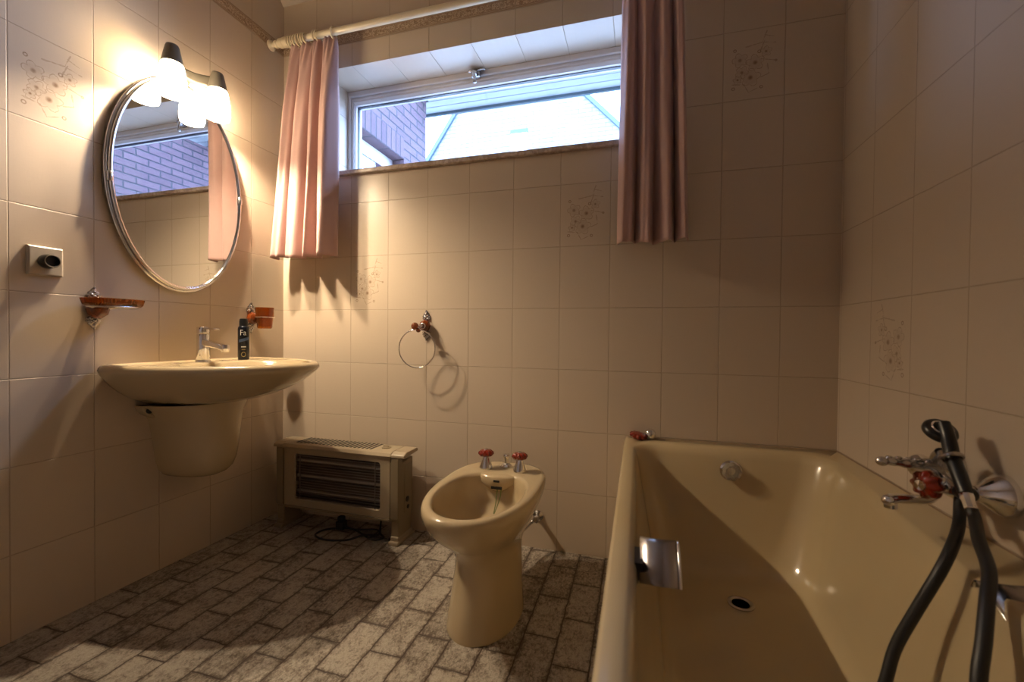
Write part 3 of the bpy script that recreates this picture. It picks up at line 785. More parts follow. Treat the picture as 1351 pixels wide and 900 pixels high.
def patch(u0, u1, v0, v1, name, mt, r=0.02165, skew=0.0):
    bm = B(); n = 10
    loft(bm, [[wrap(u0 + (u1-u0)*k/n, v0 + skew*k/n, r) for k in range(n+1)], [wrap(u0 + (u1-u0)*k/n, v1 + skew*k/n, r) for k in range(n+1)]], closed=False)
    return mk(name, bm, mt, can)
patch(-0.018, 0.020, 0.072, 0.084, 'blue_swoosh', M['canblue'], skew=0.012)
patch(-0.009, 0.009, 0.052, 0.056, 'printed_line', M['print']); patch(-0.007, 0.007, 0.042, 0.044, 'printed_line', M['gold'])
bm = B(); n = 24
loft(bm, [[wrap(0.009*math.cos(2*PI*k/n), 0.022+0.010*math.sin(2*PI*k/n), 0.0217) for k in range(n)], [wrap(0.007*math.cos(2*PI*k/n), 0.022+0.008*math.sin(2*PI*k/n), 0.0217) for k in range(n)]])
mk('gold_emblem', bm, M['gold'], can)

# ================================================================== BIDET
BX = 1.234
bid = thing('bidet', 'beige ceramic bidet standing free between the heater and the bathtub', 'bidet', (BX, -0.42, 0))
def egg(yb, yf, hw, z, n=96, p=2.2, back=3.0, wmax=0.45):
    BXz = 1.248 - 0.014 * min(1, max(0, (z - 0.16) / 0.18))
    """egg ring: yb back y, yf front y, hw half width"""
    ym = yb + (yf - yb) * wmax; out = []
    for k in range(n):
        t = 2*PI*k/n; c, s = math.cos(t), math.sin(t)
        if s >= 0: q = back; y = ym + (yb-ym)*abs(s)**(2/q); x = hw*math.copysign(abs(c)**(2/q), c)
        else: q = p; y = ym + (yf-ym)*abs(s)**(2/q); x = hw*math.copysign(abs(c)**(2/q), c)
        out.append((BXz + x, y, z))
    return out
bm = B()
RZ = 0.392
rings = [egg(-0.30, -0.625, 0.116, 0.0, p=2.0, back=2.4), egg(-0.30, -0.625, 0.115, 0.012, p=2.0, back=2.4), egg(-0.29, -0.606, 0.107, 0.08, p=2.0, back=2.4), egg(-0.275, -0.59, 0.100, 0.16, p=2.0, back=2.4), egg(-0.255, -0.583, 0.098, 0.20, p=2.0, back=2.4),
         egg(-0.225, -0.592, 0.106, 0.235), egg(-0.19, -0.625, 0.126, 0.265), egg(-0.165, -0.665, 0.145, 0.295), egg(-0.145, -0.695, 0.161, 0.325), egg(-0.132, -0.712, 0.171, 0.352),
         egg(-0.127, -0.718, 0.175, 0.372), egg(-0.128, -0.717, 0.174, 0.384), egg(-0.134, -0.711, 0.168, RZ-0.001), egg(-0.145, -0.702, 0.158, RZ)]
deck = egg(-0.275, -0.690, 0.143, RZ, p=2.1, back=2.6)
rings.append([tuple(Vector(a)*0.5 + Vector(b)*0.5) for a, b in zip(rings[-1], deck)])
rings += [deck, egg(-0.283, -0.683, 0.138, RZ-0.003, p=2.1, back=2.6), egg(-0.288, -0.678, 0.133, RZ-0.012, p=2.1, back=2.6), egg(-0.292, -0.664, 0.124, RZ-0.05, p=2.1, back=2.6), egg(-0.300, -0.63, 0.110, RZ-0.095, p=2.1), egg(-0.33, -0.57, 0.075, RZ-0.125, p=2.1), egg(-0.36, -0.50, 0.035, RZ-0.135)]
loft(bm, rings, True, True); mk('bowl', bm, M['ceramic'], bid, angle=70)
# hooded spout ledge at the back of the bowl
bm = B(); rings = []
for k in range(13):
    t = k/12; x = BX - 0.078 + 0.150*t; e = math.sin(PI*t)**0.6
    yf = -0.285 - 0.030*e
    rings.append([(x, -0.270, RZ-0.002), (x, yf+0.006, RZ-0.003), (x, yf, RZ-0.009), (x, yf+0.001, RZ-0.030), (x, yf+0.004, RZ-0.044*e-0.008), (x, yf+0.014, RZ-0.054*e-0.006), (x, -0.270, RZ-0.058*e-0.004)])
loft(bm, rings, True, True); mk('spout_ledge', bm, M['ceramic'], bid, angle=60)
bm = B(); box(bm, (BX-0.010, -0.3165, RZ-0.022), (BX+0.012, -0.312, RZ-0.015)); mk('overflow_slot', bm, M['darkhole'], bid, smooth=False)
bm = B(); box(bm, (BX-0.019, -0.3155, RZ-0.047), (BX+0.021, -0.311, RZ-0.038)); mk('spout_slot', bm, M['darkhole'], bid, smooth=False)
for dx, bend in ((0.018, 0.006), (0.004, 0.0)):
    bm = B(); tube(bm, [(BX+dx, -0.313, RZ-0.045), (BX+dx, -0.318, RZ-0.065), (BX+dx-bend, -0.332, RZ-0.095), (BX+dx-bend*2, -0.352, RZ-0.119)], lambda t: 0.0022*(1-0.3*t), 8)
    mk('scale_streak', bm, M['algae'], bid)
bm = B(); lathe(bm, [(0.020, 0), (0.020, 0.003), (0.013, 0.001), (0.0, 0.001)], (BX, -0.43, RZ-0.134), (0, 0, 1), 24); mk('bowl_drain', bm, M['satin'], bid)
bm = B(); lathe(bm, [(0.007, 0), (0.007, 0.003), (0.003, 0.004), (0, 0.004)], (BX+0.0975, -0.40, 0.095), (1, 0, 0.1), 16); mk('fixing_screw', bm, M['black'], bid)
# taps
def tap(lab, x, y, z):
    t = thing('bidet_tap', lab, 'tap', (x, y, z), 'taps on the bidet deck')
    bm = B(); lathe(bm, [(0.0200, 0), (0.0205, 0.003), (0.0195, 0.007), (0.0160, 0.018), (0.0110, 0.034), (0.0095, 0.040), (0.0, 0.040)], (x, y, z), (0, 0, 1), 32); mk('tap_cone', bm, M['chrome'], t, angle=50)
    bm = B(); lathe(bm, [(0.010, 0.039), (0.0185, 0.042), (0.0225, 0.048), (0.0215, 0.054), (0.0150, 0.060), (0.006, 0.062), (0, 0.062)], (x, y, z), (0, 0, 1), 80, 10, 0.09); mk('tap_knob', bm, M['red_amber'], t, angle=60)
    bm = B(); lathe(bm, [(0.007, 0.061), (0.006, 0.064), (0.0, 0.065)], (x, y, z), (0, 0, 1), 20); mk('tap_button', bm, M['satin'], t)
    return t
t0 = tap('chrome bidet tap with dark red amber knob, the one nearer the heater', 1.1685, -0.238, RZ)
t1 = dup(t0, (1.3000, -0.240, RZ), 'chrome bidet tap with bright red amber knob, the one nearer the bathtub', 0.7)
for q_ in (t0, t1): q_.scale = (1.22, 1.22, 1.15)
rodk = thing('popup_knob', 'small chrome pop-up pull knob between the two bidet taps', 'pull knob', (1.236, -0.196, RZ))
bm = B(); lathe(bm, [(0.016, 0), (0.0165, 0.003), (0.011, 0.009), (0.007, 0.012)], (1.236, -0.196, RZ), (0, 0, 1), 28); mk('rosette', bm, M['chrome'], rodk)
bm = B(); lathe(bm, [(0.0065, 0.010), (0.006, 0.024), (0.0095, 0.030), (0.0105, 0.036), (0.0085, 0.040), (0.0, 0.041)], (1.236, -0.196, RZ), (0, 0, 1), 24); mk('pull_rod', bm, M['chrome'], rodk); rodk.scale = (1.35, 1.35, 1.2)
# angle valve and supply pipe
va = thing('angle_valve', 'chrome angle valve on the wall behind the bidet', 'valve', (1.314, 0, 0.135))
bm = B(); lathe(bm, [(0.022, 0), (0.022, 0.003), (0.013, 0.010), (0.010, 0.012), (0.010, 0.034), (0.0, 0.034)], (1.318, 0, 0.137), (0, -1, 0), 28)
lathe(bm, [(0.011, -0.010), (0.012, 0.0), (0.012, 0.010), (0.009, 0.012)], (1.318, -0.038, 0.137), (0, -1, 0.0), 6)
tube(bm, [(1.318, -0.036, 0.137), (1.300, -0.046, 0.125)], 0.0075, 12, smooth=0); mk('valve_body', bm, M['satin'], va, angle=40)
bm = B(); lathe(bm, [(0.004, 0.0), (0.004, 0.012), (0.011, 0.014), (0.012, 0.020), (0.009, 0.024), (0, 0.024)], (1.318, -0.046, 0.137), (0.1, -1, 0.35), 24, 6, 0.12); mk('valve_handle', bm, M['antique'], va)
bm = B(); tube(bm, [(1.302, -0.045, 0.126), (1.285, -0.08, 0.113), (1.265, -0.16, 0.110), (1.255, -0.262, 0.130)], 0.0055, 12); mk('supply_pipe', bm, M['satin'], va)

# ================================================================== HEATER
HX0, HX1, HYF, HYB, HZ0, HZ1 = 0.158, 0.712, -0.160, -0.040, 0.105, 0.372
he = thing('electric_heater', 'beige portable electric heater with barred front on the floor below the window', 'heater', ((HX0+HX1)/2, -0.10, 0))
GX0, GX1, GZ0, GZ1 = 0.218, 0.664, 0.137, 0.345
# casing: front panel with a rounded opening, back, bottom
bm = B()
def rr2(x0, x1, z0, z1, r, y, n=6):
    pts = []
    for (cx, cz, a) in ((x1-r, z1-r, 0), (x0+r, z1-r, PI/2), (x0+r, z0+r, PI), (x1-r, z0+r, 1.5*PI)):
        for k in range(n+1):
            t = a + PI/2*k/n; pts.append((cx + r*math.cos(t), y, cz + r*math.sin(t)))
    return pts
loft(bm, [rr2(HX0, HX1, HZ0, HZ1, 0.002, HYB), rr2(HX0, HX1, HZ0, HZ1, 0.002, HYF+0.004), rr2(HX0+0.004, HX1-0.002, HZ0+0.004, HZ1-0.002, 0.002, HYF), rr2(GX0, GX1, GZ0, GZ1, 0.014, HYF), rr2(GX0+0.003, GX1-0.003, GZ0+0.003, GZ1-0.003, 0.012, HYF+0.006), rr2(GX0+0.003, GX1-0.003, GZ0+0.003, GZ1-0.003, 0.012, HYF+0.012)])
loft(bm, [rr2(HX0, HX1, HZ0, HZ1, 0.002, HYB), rr2(HX0+0.1, HX1-0.1, HZ0+0.1, HZ1-0.1, 0.002, HYB)], False, True)
mk('casing', bm, M['heater'], he, smooth=False)
bm = B(); box(bm, (HX0+0.002, HYF-0.001, HZ0-0.010), (HX1-0.002, HYB, HZ0+0.001)); mk('bottom_rail', bm, M['heater_dark'], he, smooth=False, bevel=0.002)
# corrugated reflector with heating tubes
bm = B(); rings = []
for k in range(49):
    t = k/48; z = GZ0 + (GZ1-GZ0)*t
    y = HYF + 0.050 - 0.018*abs(math.sin(PI*3*t))
    rings.append([(GX0-0.01, y, z), (GX1+0.01, y, z)])
loft(bm, rings, closed=False); mk('reflector', bm, M['heater_in'], he)
for zc in (0.172, 0.241, 0.310):
    bm = B(); tube(bm, [(GX0-0.01, HYF+0.024, zc), (GX1+0.01, HYF+0.024, zc)], 0.006, 12, smooth=0); mk('heating_tube', bm, M['quartz'], he)
bm = B()
for k in range(17):
    z = GZ0 + 0.010 + (GZ1-GZ0-0.020)*k/16
    box(bm, (GX0-0.002, HYF+0.004, z-0.0011), (GX1+0.002, HYF+0.0066, z+0.0011))
for x in (GX0+0.028, GX1-0.028): box(bm, (x-0.0013, HYF+0.003, GZ0-0.002), (x+0.0013, HYF+0.0068, GZ1+0.002))
g = mk('grille', bm, M['wire'], he, smooth=False)
# top cover with slots
bm = B()
prf = [(HYF-0.004, 0.366), (HYF-0.006, 0.374), (HYF+0.002, 0.386), (HYF+0.020, 0.392), (HYB-0.012, 0.392), (HYB, 0.386), (HYB, 0.366)]
prism(bm, prf, 'x', HX0-0.002, HX1+0.002); mk('top_cover', bm, M['heater'], he, angle=25)
bm = B(); NS = 20
for k in range(NS):
    x = HX0 + 0.055 + 0.385*k/(NS-1)
    prism(bm, [(x, HYF+0.018), (x+0.0105, HYF+0.018), (x+0.0125, HYB-0.012), (x+0.0020, HYB-0.012)], 'z', 0.3915, 0.3932)
mk('vent_slots', bm, M['darkhole'], he, smooth=False)
bm = B(); lathe(bm, [(0.021, 0), (0.021, 0.003), (0.016, 0.006), (0.0, 0.0065)], (0.655, -0.098, 0.3915), (0, 0, 1), 28)
box(bm, (0.640, -0.101, 0.397), (0.670, -0.095, 0.401)); mk('dial', bm, M['heater_dark'], he)
for side in (-1, 1):
    X0, X1 = (HX1+0.002, HX1+0.040) if side > 0 else (HX0-0.040, HX0-0.002)
    bm = B()
    # column with moulded shoulder, handle lip and splayed foot
    col = [(HYF+0.006, 0.030), (HYF+0.006, 0.100), (HYF-0.002, 0.108), (HYF-0.002, 0.366), (HYF+0.004, 0.372), (HYF+0.030, 0.372), (HYF+0.034, 0.345), (HYF+0.060, 0.345), (HYB-0.004, 0.352), (HYB, 0.345), (HYB, 0.108), (HYB-0.010, 0.098), (HYB-0.010, 0.030)]
    prism(bm, col, 'x', X0, X1)
    mk('end_panel', bm, M['heater_dark'], he, smooth=False, bevel=0.004)
    bm = B(); lipx = (X0, X1+0.028) if side > 0 else (X0-0.016, X1)
    prism(bm, [(HYF-0.004, 0.368), (HYF-0.002, 0.382), (HYF+0.020, 0.392), (HYB-0.010, 0.392), (HYB-0.004, 0.384), (HYB-0.004, 0.376)], 'x', *lipx)
    mk('carry_handle', bm, M['heater'], he, smooth=False, bevel=0.004)
    bm = B(); box(bm, (X0-0.004, HYF-0.012, 0.0), (X1+0.004, HYB+0.018, 0.016)); box(bm, (X0, HYF, 0.012), (X1, HYB, 0.034))
    mk('foot', bm, M['heater'] if side > 0 else M['heater_dark'], he, smooth=False, bevel=0.004)
bm = B(); box(bm, (HX1+0.0395, HYF+0.050, 0.120), (HX1+0.0415, HYB-0.012, 0.330)); mk('side_recess', bm, M['heater_dark'], he, smooth=False)
bm = B(); lathe(bm, [(0.012, 0), (0.012, 0.004), (0.0, 0.005)], (HX1+0.041, -0.090, 0.175), (1, 0, 0), 20); lathe(bm, [(0.009, 0), (0.009, 0.004), (0.0, 0.005)], (HX1+0.041, -0.084, 0.140), (1, 0, 0), 20); mk('side_switch', bm, M['black'], he)
bm = B()
tube(bm, [(0.62, -0.06, 0.110), (0.60, -0.05, 0.05), (0.62, -0.09, 0.008), (0.66, -0.125, 0.006), (0.62, -0.155, 0.006), (0.55, -0.13, 0.012), (0.46, -0.09, 0.006), (0.37, -0.13, 0.006), (0.36, -0.19, 0.006), (0.43, -0.215, 0.006), (0.52, -0.19, 0.006), (0.57, -0.15, 0.014), (0.63, -0.12, 0.012), (0.60, -0.09, 0.018), (0.50, -0.11, 0.014), (0.44, -0.10, 0.022)], 0.0042, 10)
cb = mk('power_cord', bm, M['rubber'], he)
bm = B(); box(bm, (0.405, -0.118, 0.003), (0.445, -0.082, 0.040)); lathe(bm, [(0.013, 0), (0.017, 0.010), (0.017, 0.022), (0, 0.022)], (0.425, -0.100, 0.038), (0, 0, 1), 18); mk('mains_plug', bm, M['rubber'], he, bevel=0.004)

# ================================================================== BATHTUB
bt = thing('bathtub', 'beige enamelled bathtub with chrome grips along the right wall', 'bathtub', (2.02, -0.83, 0))
TX0, TX1, TY0, TY1, TZ = 1.664, 2.381, -1.66, -0.0015, 0.498
bm = B()
R_ = []
def tr_(x0, x1, y0, y1, r, z, f): R_.append(rrect(x0, x1, y0, y1, r, z, 12, 14, f))
tr_(TX0+0.012, TX1, TY0, TY1, 0.015, 0.452, TX1)
tr_(TX0, TX1, TY0, TY1, 0.018, 0.456, TX1)
tr_(TX0, TX1, TY0, TY1, 0.018, TZ-0.008, TX1)
tr_(TX0+0.003, TX1, TY0+0.003, TY1, 0.018, TZ-0.002, TX1)
tr_(TX0+0.009, TX1, TY0+0.009, TY1-0.002, 0.018, TZ, TX1)
tr_(1.696, 2.338, -1.605, -0.074, 0.100, TZ-0.001, 2.192)
tr_(1.702, 2.332, -1.598, -0.081, 0.098, TZ-0.004, 2.186)
tr_(1.709, 2.324, -1.588, -0.091, 0.096, TZ-0.014, 2.178)
tr_(1.715, 2.317, -1.578, -0.100, 0.096, TZ-0.032, 2.171)
tr_(1.728, 2.296, -1.550, -0.118, 0.085, TZ-0.11, 2.150)
tr_(1.752, 2.268, -1.49, -0.150, 0.100, TZ-0.24, 2.128)
tr_(1.772, 2.244, -1.43, -0.178, 0.115, TZ-0.33, 2.110)
tr_(1.786, 2.228, -1.40, -0.196, 0.12, TZ-0.365, 2.096)
tr_(1.806, 2.208, -1.37, -0.218, 0.12, TZ-0.385, 2.076)
tr_(1.840, 2.174, -1.33, -0.252, 0.11, TZ-0.394, 2.050)
tr_(1.95, 2.07, -0.60, -0.34, 0.05, TZ-0.398, 2.06)
loft(bm, R_, False, True); mk('tub_shell', bm, M['enamel'], bt, angle=60)
bm = B(); box(bm, (TX0+0.012, TY0+0.01, 0.0), (TX0+0.030, TY1, 0.455)); box(bm, (TX0+0.030, TY0+0.01, 0), (TX1, TY0+0.03, 0.455)); mk('side_panel', bm, M['enamel'], bt, smooth=False)
bm = B(); lathe(bm, [(0.037, 0.0), (0.037, 0.003), (0.030, 0.005), (0.024, 0.002), (0.024, 0.0)], (2.013, -0.352, 0.1010), (0, 0, 1), 36, caps=(False, False))
dr = mk('tub_drain', bm, M['satin'], bt)
bm = B(); lathe(bm, [(0.0245, 0.0015), (0.0, 0.0015)], (2.013, -0.352, 0.1010), (0, 0, 1), 28); mk('drain_hole', bm, M['darkhole'], dr)
bm = B(); ax_ = (0, -1, 0.12)
lathe(bm, [(0.034, 0), (0.035, 0.003), (0.028, 0.006)], (2.026, -0.109, 0.427), ax_, 32)
ok = mk('overflow_rosette', bm, M['chrome'], bt)
bm = B(); lathe(bm, [(0.010, 0.005), (0.024, 0.010), (0.030, 0.017), (0.030, 0.026), (0.024, 0.032), (0.015, 0.030), (0.0, 0.030)], (2.026, -0.109, 0.427), ax_, 72, 9, 0.05)
mk('overflow_knob', bm, M['clear_knob'], ok, angle=60)
def grip(x_in, x_out, lift, name='grip', k=1.0):
    """bent chrome plate hooked over the rim edge, its face falling towards the near end"""
    bm = B(); rows = []
    prof = [(-0.884, 0.480), (-0.886, 0.494), (-0.894, 0.5025), (-0.906, 0.499), (-0.925, 0.485), (-0.946, 0.465), (-0.960, 0.446), (-0.964, 0.438)]
    P = crom([(0, a, 0.503 - (0.503 - b) * k) for a, b in prof], 5)
    for p in P:
        zo = max(p.z, 0.503) if lift else p.z
        rows.append([(x_in, p.y, p.z), (x_in + (x_out-x_in)*0.5, p.y, (p.z + zo)/2 - 0.001), (x_out, p.y, zo)])
    loft(bm, rows, closed=False)
    o = mk(name, bm, M['dull'], bt, solid=0.004, angle=60)
    bm = B(); tube(bm, [(x_in, p.y, p.z) for p in P], 0.0030, 10, smooth=0)
    mk('grip_edge', bm, M['chrome'], o)
    return o
g1 = grip(1.788, 1.719, False, k=0.80)
bm = B(); box(bm, (1.700, -0.955, 0.450), (1.724, -0.892, 0.482)); mk('grip_shadow_mount', bm, M['black'], g1, smooth=False)  # mount block coloured black to stand in for the shadow gap behind the grip
grip(2.240, 2.330, True, k=0.55)
# sealant line along the right wall and back wall
bm = B(); tube(bm, [(TX1-0.001, -1.6, TZ), (TX1-0.001, -0.01, TZ)], 0.0022, 8, smooth=0); tube(bm, [(TX0+0.02, -0.003, TZ), (TX1, -0.003, TZ)], 0.0018, 8, smooth=0)
mk('sealant', bm, M['silicone'], bt)

# loose tap handle lying on the back-left rim corner
lt = thing('loose_tap_handle', 'loose red amber tap wheel with chrome cap lying on the bathtub corner rim', 'tap handle', (1.735, -0.034, TZ))
bm = B(); lathe(bm, [(0.012, -0.010), (0.026, -0.008), (0.032, 0.0), (0.028, 0.008), (0.014, 0.011)], (1.716, -0.038, TZ+0.0125), (0.20, -0.15, 1), 80, 10, 0.09); mk('knob', bm, M['red_amber'], lt, angle=60)
bm = B(); lathe(bm, [(0.006, -0.016), (0.014, -0.012), (0.0195, -0.004), (0.0205, 0.004), (0.017, 0.013), (0.009, 0.018), (0.0, 0.019)], (1.760, -0.030, TZ+0.0205), (-0.2, -1, 0.35), 30); mk('chrome_cap', bm, M['chrome'], lt)
bm = B(); tube(bm, [(1.728, -0.036, TZ+0.014), (1.752, -0.030, TZ+0.018)], 0.005, 10, smooth=0); mk('stem', bm, M['satin'], lt)

# ================================================================== BATH MIXER, HANDSET, HOSE
bxm = 2.312
mx_ = thing('bath_mixer', 'chrome bath mixer with red amber knob and long spout on the right wall', 'faucet', (W, -0.63, 0.60))
for (ey, ez) in ((-0.725, 0.598), (-0.585, 0.612)):
    bm = B(); lathe(bm, [(0.040, 0.0), (0.041, 0.004), (0.037, 0.014), (0.026, 0.028), (0.016, 0.040), (0.014, 0.048)], (W-0.0005, ey, ez), (-1, 0, 0), 36); mk('escutcheon', bm, M['chrome'], mx_, angle=60)
bm = B()
tube(bm, [(W-0.04, -0.725, 0.598), (W-0.060, -0.725, 0.598), (bxm, -0.716, 0.599)], 0.012, 16)
tube(bm, [(W-0.04, -0.585, 0.612), (W-0.060, -0.585, 0.612), (bxm, -0.60, 0.610)], 0.012, 16)
tube(bm, [(bxm, -0.735, 0.598), (bxm, -0.70, 0.600), (bxm, -0.66, 0.604), (bxm, -0.58, 0.611)], lambda t: 0.0165 + 0.004*math.sin(PI*t), 20)
ball(bm, (bxm, -0.60, 0.612), 0.023, (1, 1, 1.15))
mk('mixer_body', bm, M['chrome'], mx_, angle=60)
bm = B(); lathe(bm, [(0.012, 0), (0.0135, 0.004), (0.0135, 0.026), (0.010, 0.030)], (bxm-0.008, -0.735, 0.603), (0.15, -1, 0.02), 20); mk('black_collar', bm, M['black'], mx_)  # black ring at the near end of the mixer body
# spout
sp = [(2.306, -0.652, 0.592), (2.300, -0.664, 0.570), (2.284, -0.674, 0.562), (2.256, -0.686, 0.563), (2.226, -0.697, 0.565), (2.210, -0.703, 0.563)]
bm = B(); tube(bm, sp, lambda t: 0.0118 - 0.0012*t + 0.002*max(0, t-0.8)/0.2, 20, flat=0.85); ball(bm, (2.208, -0.7035, 0.562), 0.0128, (1, 1, 0.9)); lathe(bm, [(0.0110, 0.0), (0.0115, -0.013), (0.009, -0.014), (0.0, -0.013)], (2.212, -0.702, 0.560), (0, 0, 1), 20)
mk('spout', bm, M['chrome'], mx_, angle=60)
# ornate lever above the spout
bm = B(); P = [(2.308, -0.660, 0.622), (2.290, -0.668, 0.632), (2.262, -0.676, 0.634), (2.240, -0.684, 0.636), (2.215, -0.692, 0.640), (2.199, -0.698, 0.641)]
tube(bm, P, lambda t: 0.0135 - 0.0045*t + 0.0010*math.sin(t*26), 16, flat=0.85)
ball(bm, (2.197, -0.699, 0.640), 0.0095, (1.2, 1, 1))
for k in range(5):
    a = Vector(P[1]).lerp(Vector(P[5]), k/4.6); ball(bm, a + Vector((0, 0, 0.009)), 0.006 - 0.0006*k, (1.6, 1, 0.8), 10)
mk('ornate_lever', bm, M['satin'], mx_, angle=60)
# amber knob facing left
bm = B(); lathe(bm, [(0.014, 0.0), (0.022, 0.003), (0.0255, 0.010), (0.0265, 0.018), (0.0235, 0.026), (0.012, 0.030), (0.0, 0.030)], (2.282, -0.705, 0.603), (-0.93, -0.36, -0.03), 72, 8, 0.10); mk('amber_knob', bm, M['red_amber'], mx_, angle=60)
bm = B(); lathe(bm, [(0.011, 0.028), (0.010, 0.034), (0.0, 0.036)], (2.282, -0.705, 0.603), (-0.93, -0.36, -0.03), 24); lathe(bm, [(0.012, -0.022), (0.015, -0.004), (0.015, 0.002)], (2.282, -0.705, 0.603), (-0.93, -0.36, -0.03), 24); mk('knob_cap', bm, M['chrome'], mx_)
# handset cradle
bm = B(); tube(bm, [(bxm, -0.655, 0.615), (bxm-0.002, -0.662, 0.645), (bxm-0.006, -0.680, 0.662)], lambda t: 0.015-0.004*t, 14); torus(bm, (bxm-0.008, -0.712, 0.660), (0, -0.7, -0.75), 0.0165, 0.004, 28, 8); tube(bm, [(bxm-0.006, -0.678, 0.662), (bxm-0.008, -0.697, 0.664)], 0.006, 10, smooth=0); mk('handset_cradle', bm, M['satin'], mx_)

hs = thing('shower_handset', 'black hand shower with round head resting on the bath mixer', 'hand shower', (2.30, -0.73, 0.62))
hp = [(2.311, -0.674, 0.722), (2.310, -0.690, 0.698), (2.309, -0.706, 0.661), (2.306, -0.728, 0.637), (2.303, -0.748, 0.616), (2.301, -0.760, 0.603)]
bm = B(); tube(bm, hp, lambda t: 0.0112 + 0.0015*math.sin(PI*t) - 0.002*(t > 0.95), 18); mk('handle', bm, M['black'], hs)
bm = B(); hax = Vector((-0.10, 0.62, -0.78)).normalized()
lathe(bm, [(0.012, -0.011), (0.025, -0.009), (0.029, -0.003), (0.029, 0.005), (0.026, 0.008), (0.0, 0.008)], (2.309, -0.668, 0.704), hax, 36); hd = mk('head', bm, M['black'], hs, angle=50)
bm = B(); torus(bm, Vector((2.309, -0.668, 0.704)) - hax*0.0095, hax, 0.017, 0.0022, 30, 8); mk('chrome_trim', bm, M['chrome'], hd)
bm = B(); a = Vector(hp[-1]); d = (Vector(hp[-1]) - Vector(hp[-2])).normalized()
lathe(bm, [(0.009, -0.004), (0.0108, 0.0), (0.0108, 0.008), (0.0098, 0.012), (0.0098, 0.026), (0.0090, 0.028)], a, d, 8); mk('hose_nut', bm, M['chrome'], hs, angle=25)
e = a + d*0.028
bm = B(); tube(bm, [tuple(e - d*0.006), tuple(e + d*0.018), (2.270, -0.845, 0.552), (2.245, -0.908, 0.530), (2.210, -0.962, 0.500), (2.185, -0.998, 0.463), (2.165, -1.024, 0.420), (2.150, -1.055, 0.34), (2.135, -1.085, 0.25), (2.110, -1.09, 0.165), (2.075, -1.04, 0.118), (2.055, -0.98, 0.113), (2.060, -0.915, 0.130), (2.095, -0.885, 0.200), (2.128, -0.872, 0.290), (2.150, -0.858, 0.352), (2.178, -0.858, 0.422), (2.212, -0.856, 0.497), (2.250, -0.820, 0.535), (2.284, -0.772, 0.552), (2.302, -0.742, 0.574), (2.308, -0.732, 0.594)], 0.0093, 16)
tag(mk('shower_hose', bm, M['rubber'], loc=(2.1, -0.95, 0.11)), 'black rubber shower hose looping from the mixer into the bathtub', 'hose')

# ================================================================== OUTSIDE
bm = B(); box(bm, (-14, T, -0.5), (14, 30, -0.3)); struct(mk('ground', bm, M['ground'], smooth=False))
wing = thing('brick_wing', 'purple red brick wing of the house outside the window, left side', 'building', (-0.3, 1.0, -0.3))
bm = B(); wx = -0.1
box(bm, (-0.5, T+0.01, -0.3), (wx, 0.40, 4.2)); box(bm, (-0.5, 1.322, -0.3), (wx, 1.688, 4.2)); box(bm, (-0.5, 0.40, 2.282), (wx, 1.322, 4.2)); box(bm, (-0.5, 0.40, -0.3), (wx, 1.322, 1.0))
mk('brickwork', bm, M['brick'], wing, smooth=False)
bm = B()
def yframe(bm, x0, x1, y0, y1, z0, z1, t):
    def ring(i, x): return [(x, y0+i, z0+i), (x, y1-i, z0+i), (x, y1-i, z1-i), (x, y0+i, z1-i)]
    loft(bm, [ring(0, x0), ring(0, x1), ring(t, x1), ring(t, x0), ring(0, x0)])
yframe(bm, wx-0.16, wx-0.105, 0.40, 1.322, 1.0, 2.282, 0.06); fr = mk('window_frame', bm, M['pvc'], wing, smooth=False)
bm = B(); box(bm, (wx-0.135, 0.45, 1.05), (wx-0.130, 1.27, 2.23)); mk('window_pane', bm, M['glass'], wing, smooth=False)
bm = B(); box(bm, (2.75, T+0.01, -0.3), (3.1, 2.20, 2.85)); tag(mk('brick_outer_wall', bm, M['brick_outer'], loc=(2.9, 1.4, -0.3), smooth=False), 'brick outer wall right of the window, seen through the oval mirror', 'wall')
sf = thing('roof_overhang', 'pale boarded roof overhang seen through the top of the window', 'roof', (1.5, 1.8, 2.95))
bm = B()
SB = [1.50, 1.578, 1.657, 1.735, 1.829, 1.930]
for a, b in zip(SB[:-1], SB[1:]):
    box(bm, (-1.6 if a > 1.7 else wx+0.002, a+0.004, 2.95), (3.1, b-0.004, 2.975))
box(bm, (wx+0.002, 1.50, 2.964), (3.1, 1.70, 2.985)); box(bm, (-1.6, 1.70, 2.964), (3.1, 1.93, 2.985)); mk('soffit_boards', bm, M['soffit'], sf, smooth=False)
bm = B(); box(bm, (-1.6, 1.930, 2.928), (3.1, 1.955, 3.09)); mk('fascia', bm, M['slate'], sf, smooth=False)
bm = B(); box(bm, (-1.6, 1.70, 2.985), (3.1, 1.93, 3.09)); box(bm, (wx+0.002, 1.50, 2.985), (3.1, 1.70, 3.09)); mk('roof_deck', bm, M['slate'], sf, smooth=False)
nb = thing('neighbour_house', 'bright white brick gable of the house opposite, seen through the window', 'house', (-2.5, 14, -0.3))
bm = B(); gab = [(-9.3, -0.3), (4.0, -0.3), (4.0, 4.15), (-2.509, 11.02), (-9.3, 1.2)]
prism(bm, gab, 'y', 12, 20); mk('gable_wall', bm, M['brick_white'], nb, smooth=False)
def slab(p, q, t=0.13, ov=0.12):
    d = Vector((q[0]-p[0], q[1]-p[1])).normalized(); n = Vector((-d.y, d.x)); 
    if n.y < 0: n = -n
    a, b = Vector(p), Vector(q)
    return [tuple(a), tuple(b), tuple(b+n*t), tuple(a+n*t)]
for p, q in (((-9.5, 0.9), (-2.509, 11.02)), ((-2.509, 11.02), (4.2, 3.94))):
    bm = B(); prism(bm, slab(p, q), 'y', 11.9, 20.1); mk('roof_slope', bm, M['slate'], nb, smooth=False)
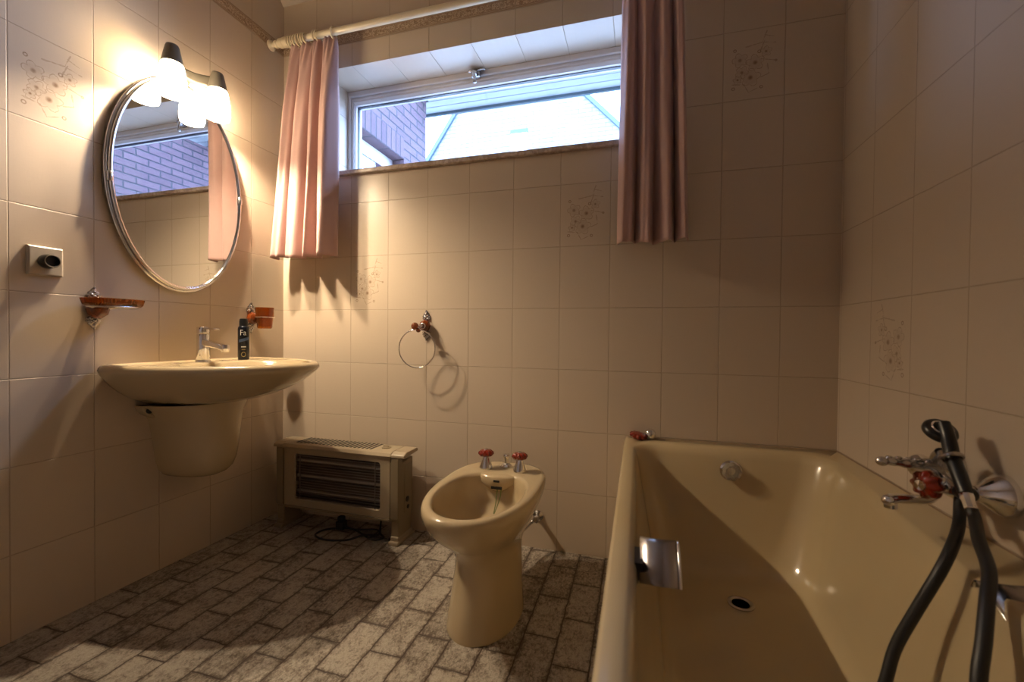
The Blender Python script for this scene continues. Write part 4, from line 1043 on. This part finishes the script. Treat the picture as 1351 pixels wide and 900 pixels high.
bm = B(); box(bm, (-2.42, 11.97, 7.50), (-1.84, 12.02, 7.62)); mk('window_lintel', bm, M['slate'], nb, smooth=False)
bm = B(); box(bm, (-2.40, 11.985, 6.1), (-1.86, 12.01, 7.50)); mk('window_panel', bm, M['pvc'], nb, smooth=False)

# ================================================================== LIGHT
w = bpy.data.worlds.new('sky'); SC.world = w; w.use_nodes = True
nt = w.node_tree; nt.nodes.clear()
wo = nt.nodes.new('ShaderNodeOutputWorld'); bg = nt.nodes.new('ShaderNodeBackground')
bg.inputs[0].default_value = (0.38, 0.585, 1.0, 1); bg.inputs[1].default_value = 34.0
nt.links.new(bg.outputs[0], wo.inputs[0])
pl_ = bpy.data.lights.new('window_portal', 'AREA'); pl_.shape = 'RECTANGLE'; pl_.size = WX1-WX0-0.1; pl_.size_y = WZ1-WZ0-0.1
pl_.cycles.is_portal = True
po = bpy.data.objects.new('window_portal', pl_); C.objects.link(po); po.location = ((WX0+WX1)/2, 0.262, (WZ0+WZ1)/2); po.rotation_euler = (-PI/2, 0, 0)

# ================================================================== CAMERA
cam = bpy.data.cameras.new('camera'); co = bpy.data.objects.new('camera', cam); C.objects.link(co); SC.camera = co
cam.sensor_fit = 'HORIZONTAL'; cam.sensor_width = 36.0; cam.lens = 572.084 / 1351 * 36
yaw, pitch, roll = -0.2836053, -0.0140640, 0.0098560
f = Vector((math.sin(yaw)*math.cos(pitch), math.cos(yaw)*math.cos(pitch), math.sin(pitch)))
r0 = Vector((math.cos(yaw), -math.sin(yaw), 0)); u0 = r0.cross(f)
r = r0*math.cos(roll) + u0*math.sin(roll); u = -r0*math.sin(roll) + u0*math.cos(roll)
Mx = Matrix((r, u, -f)).transposed().to_4x4(); Mx.translation = (1.71127, -1.76817, 0.89286)
co.matrix_world = Mx
cam.clip_start = 0.02
cam.dof.use_dof = True; cam.dof.focus_distance = 2.0; cam.dof.aperture_fstop = 3.2

SC.view_settings.view_transform = 'Standard'; SC.view_settings.look = 'None'; SC.view_settings.gamma = 1
SC.view_settings.use_curve_mapping = False; SC.view_settings.exposure = 0.0
SC.cycles.use_denoising = True
SC.cycles.max_bounces = 10; SC.cycles.diffuse_bounces = 5; SC.cycles.glossy_bounces = 5; SC.cycles.transmission_bounces = 8; SC.cycles.transparent_max_bounces = 12
SC.cycles.sample_clamp_indirect = 6.0
SC.cycles.caustics_reflective = False; SC.cycles.caustics_refractive = False
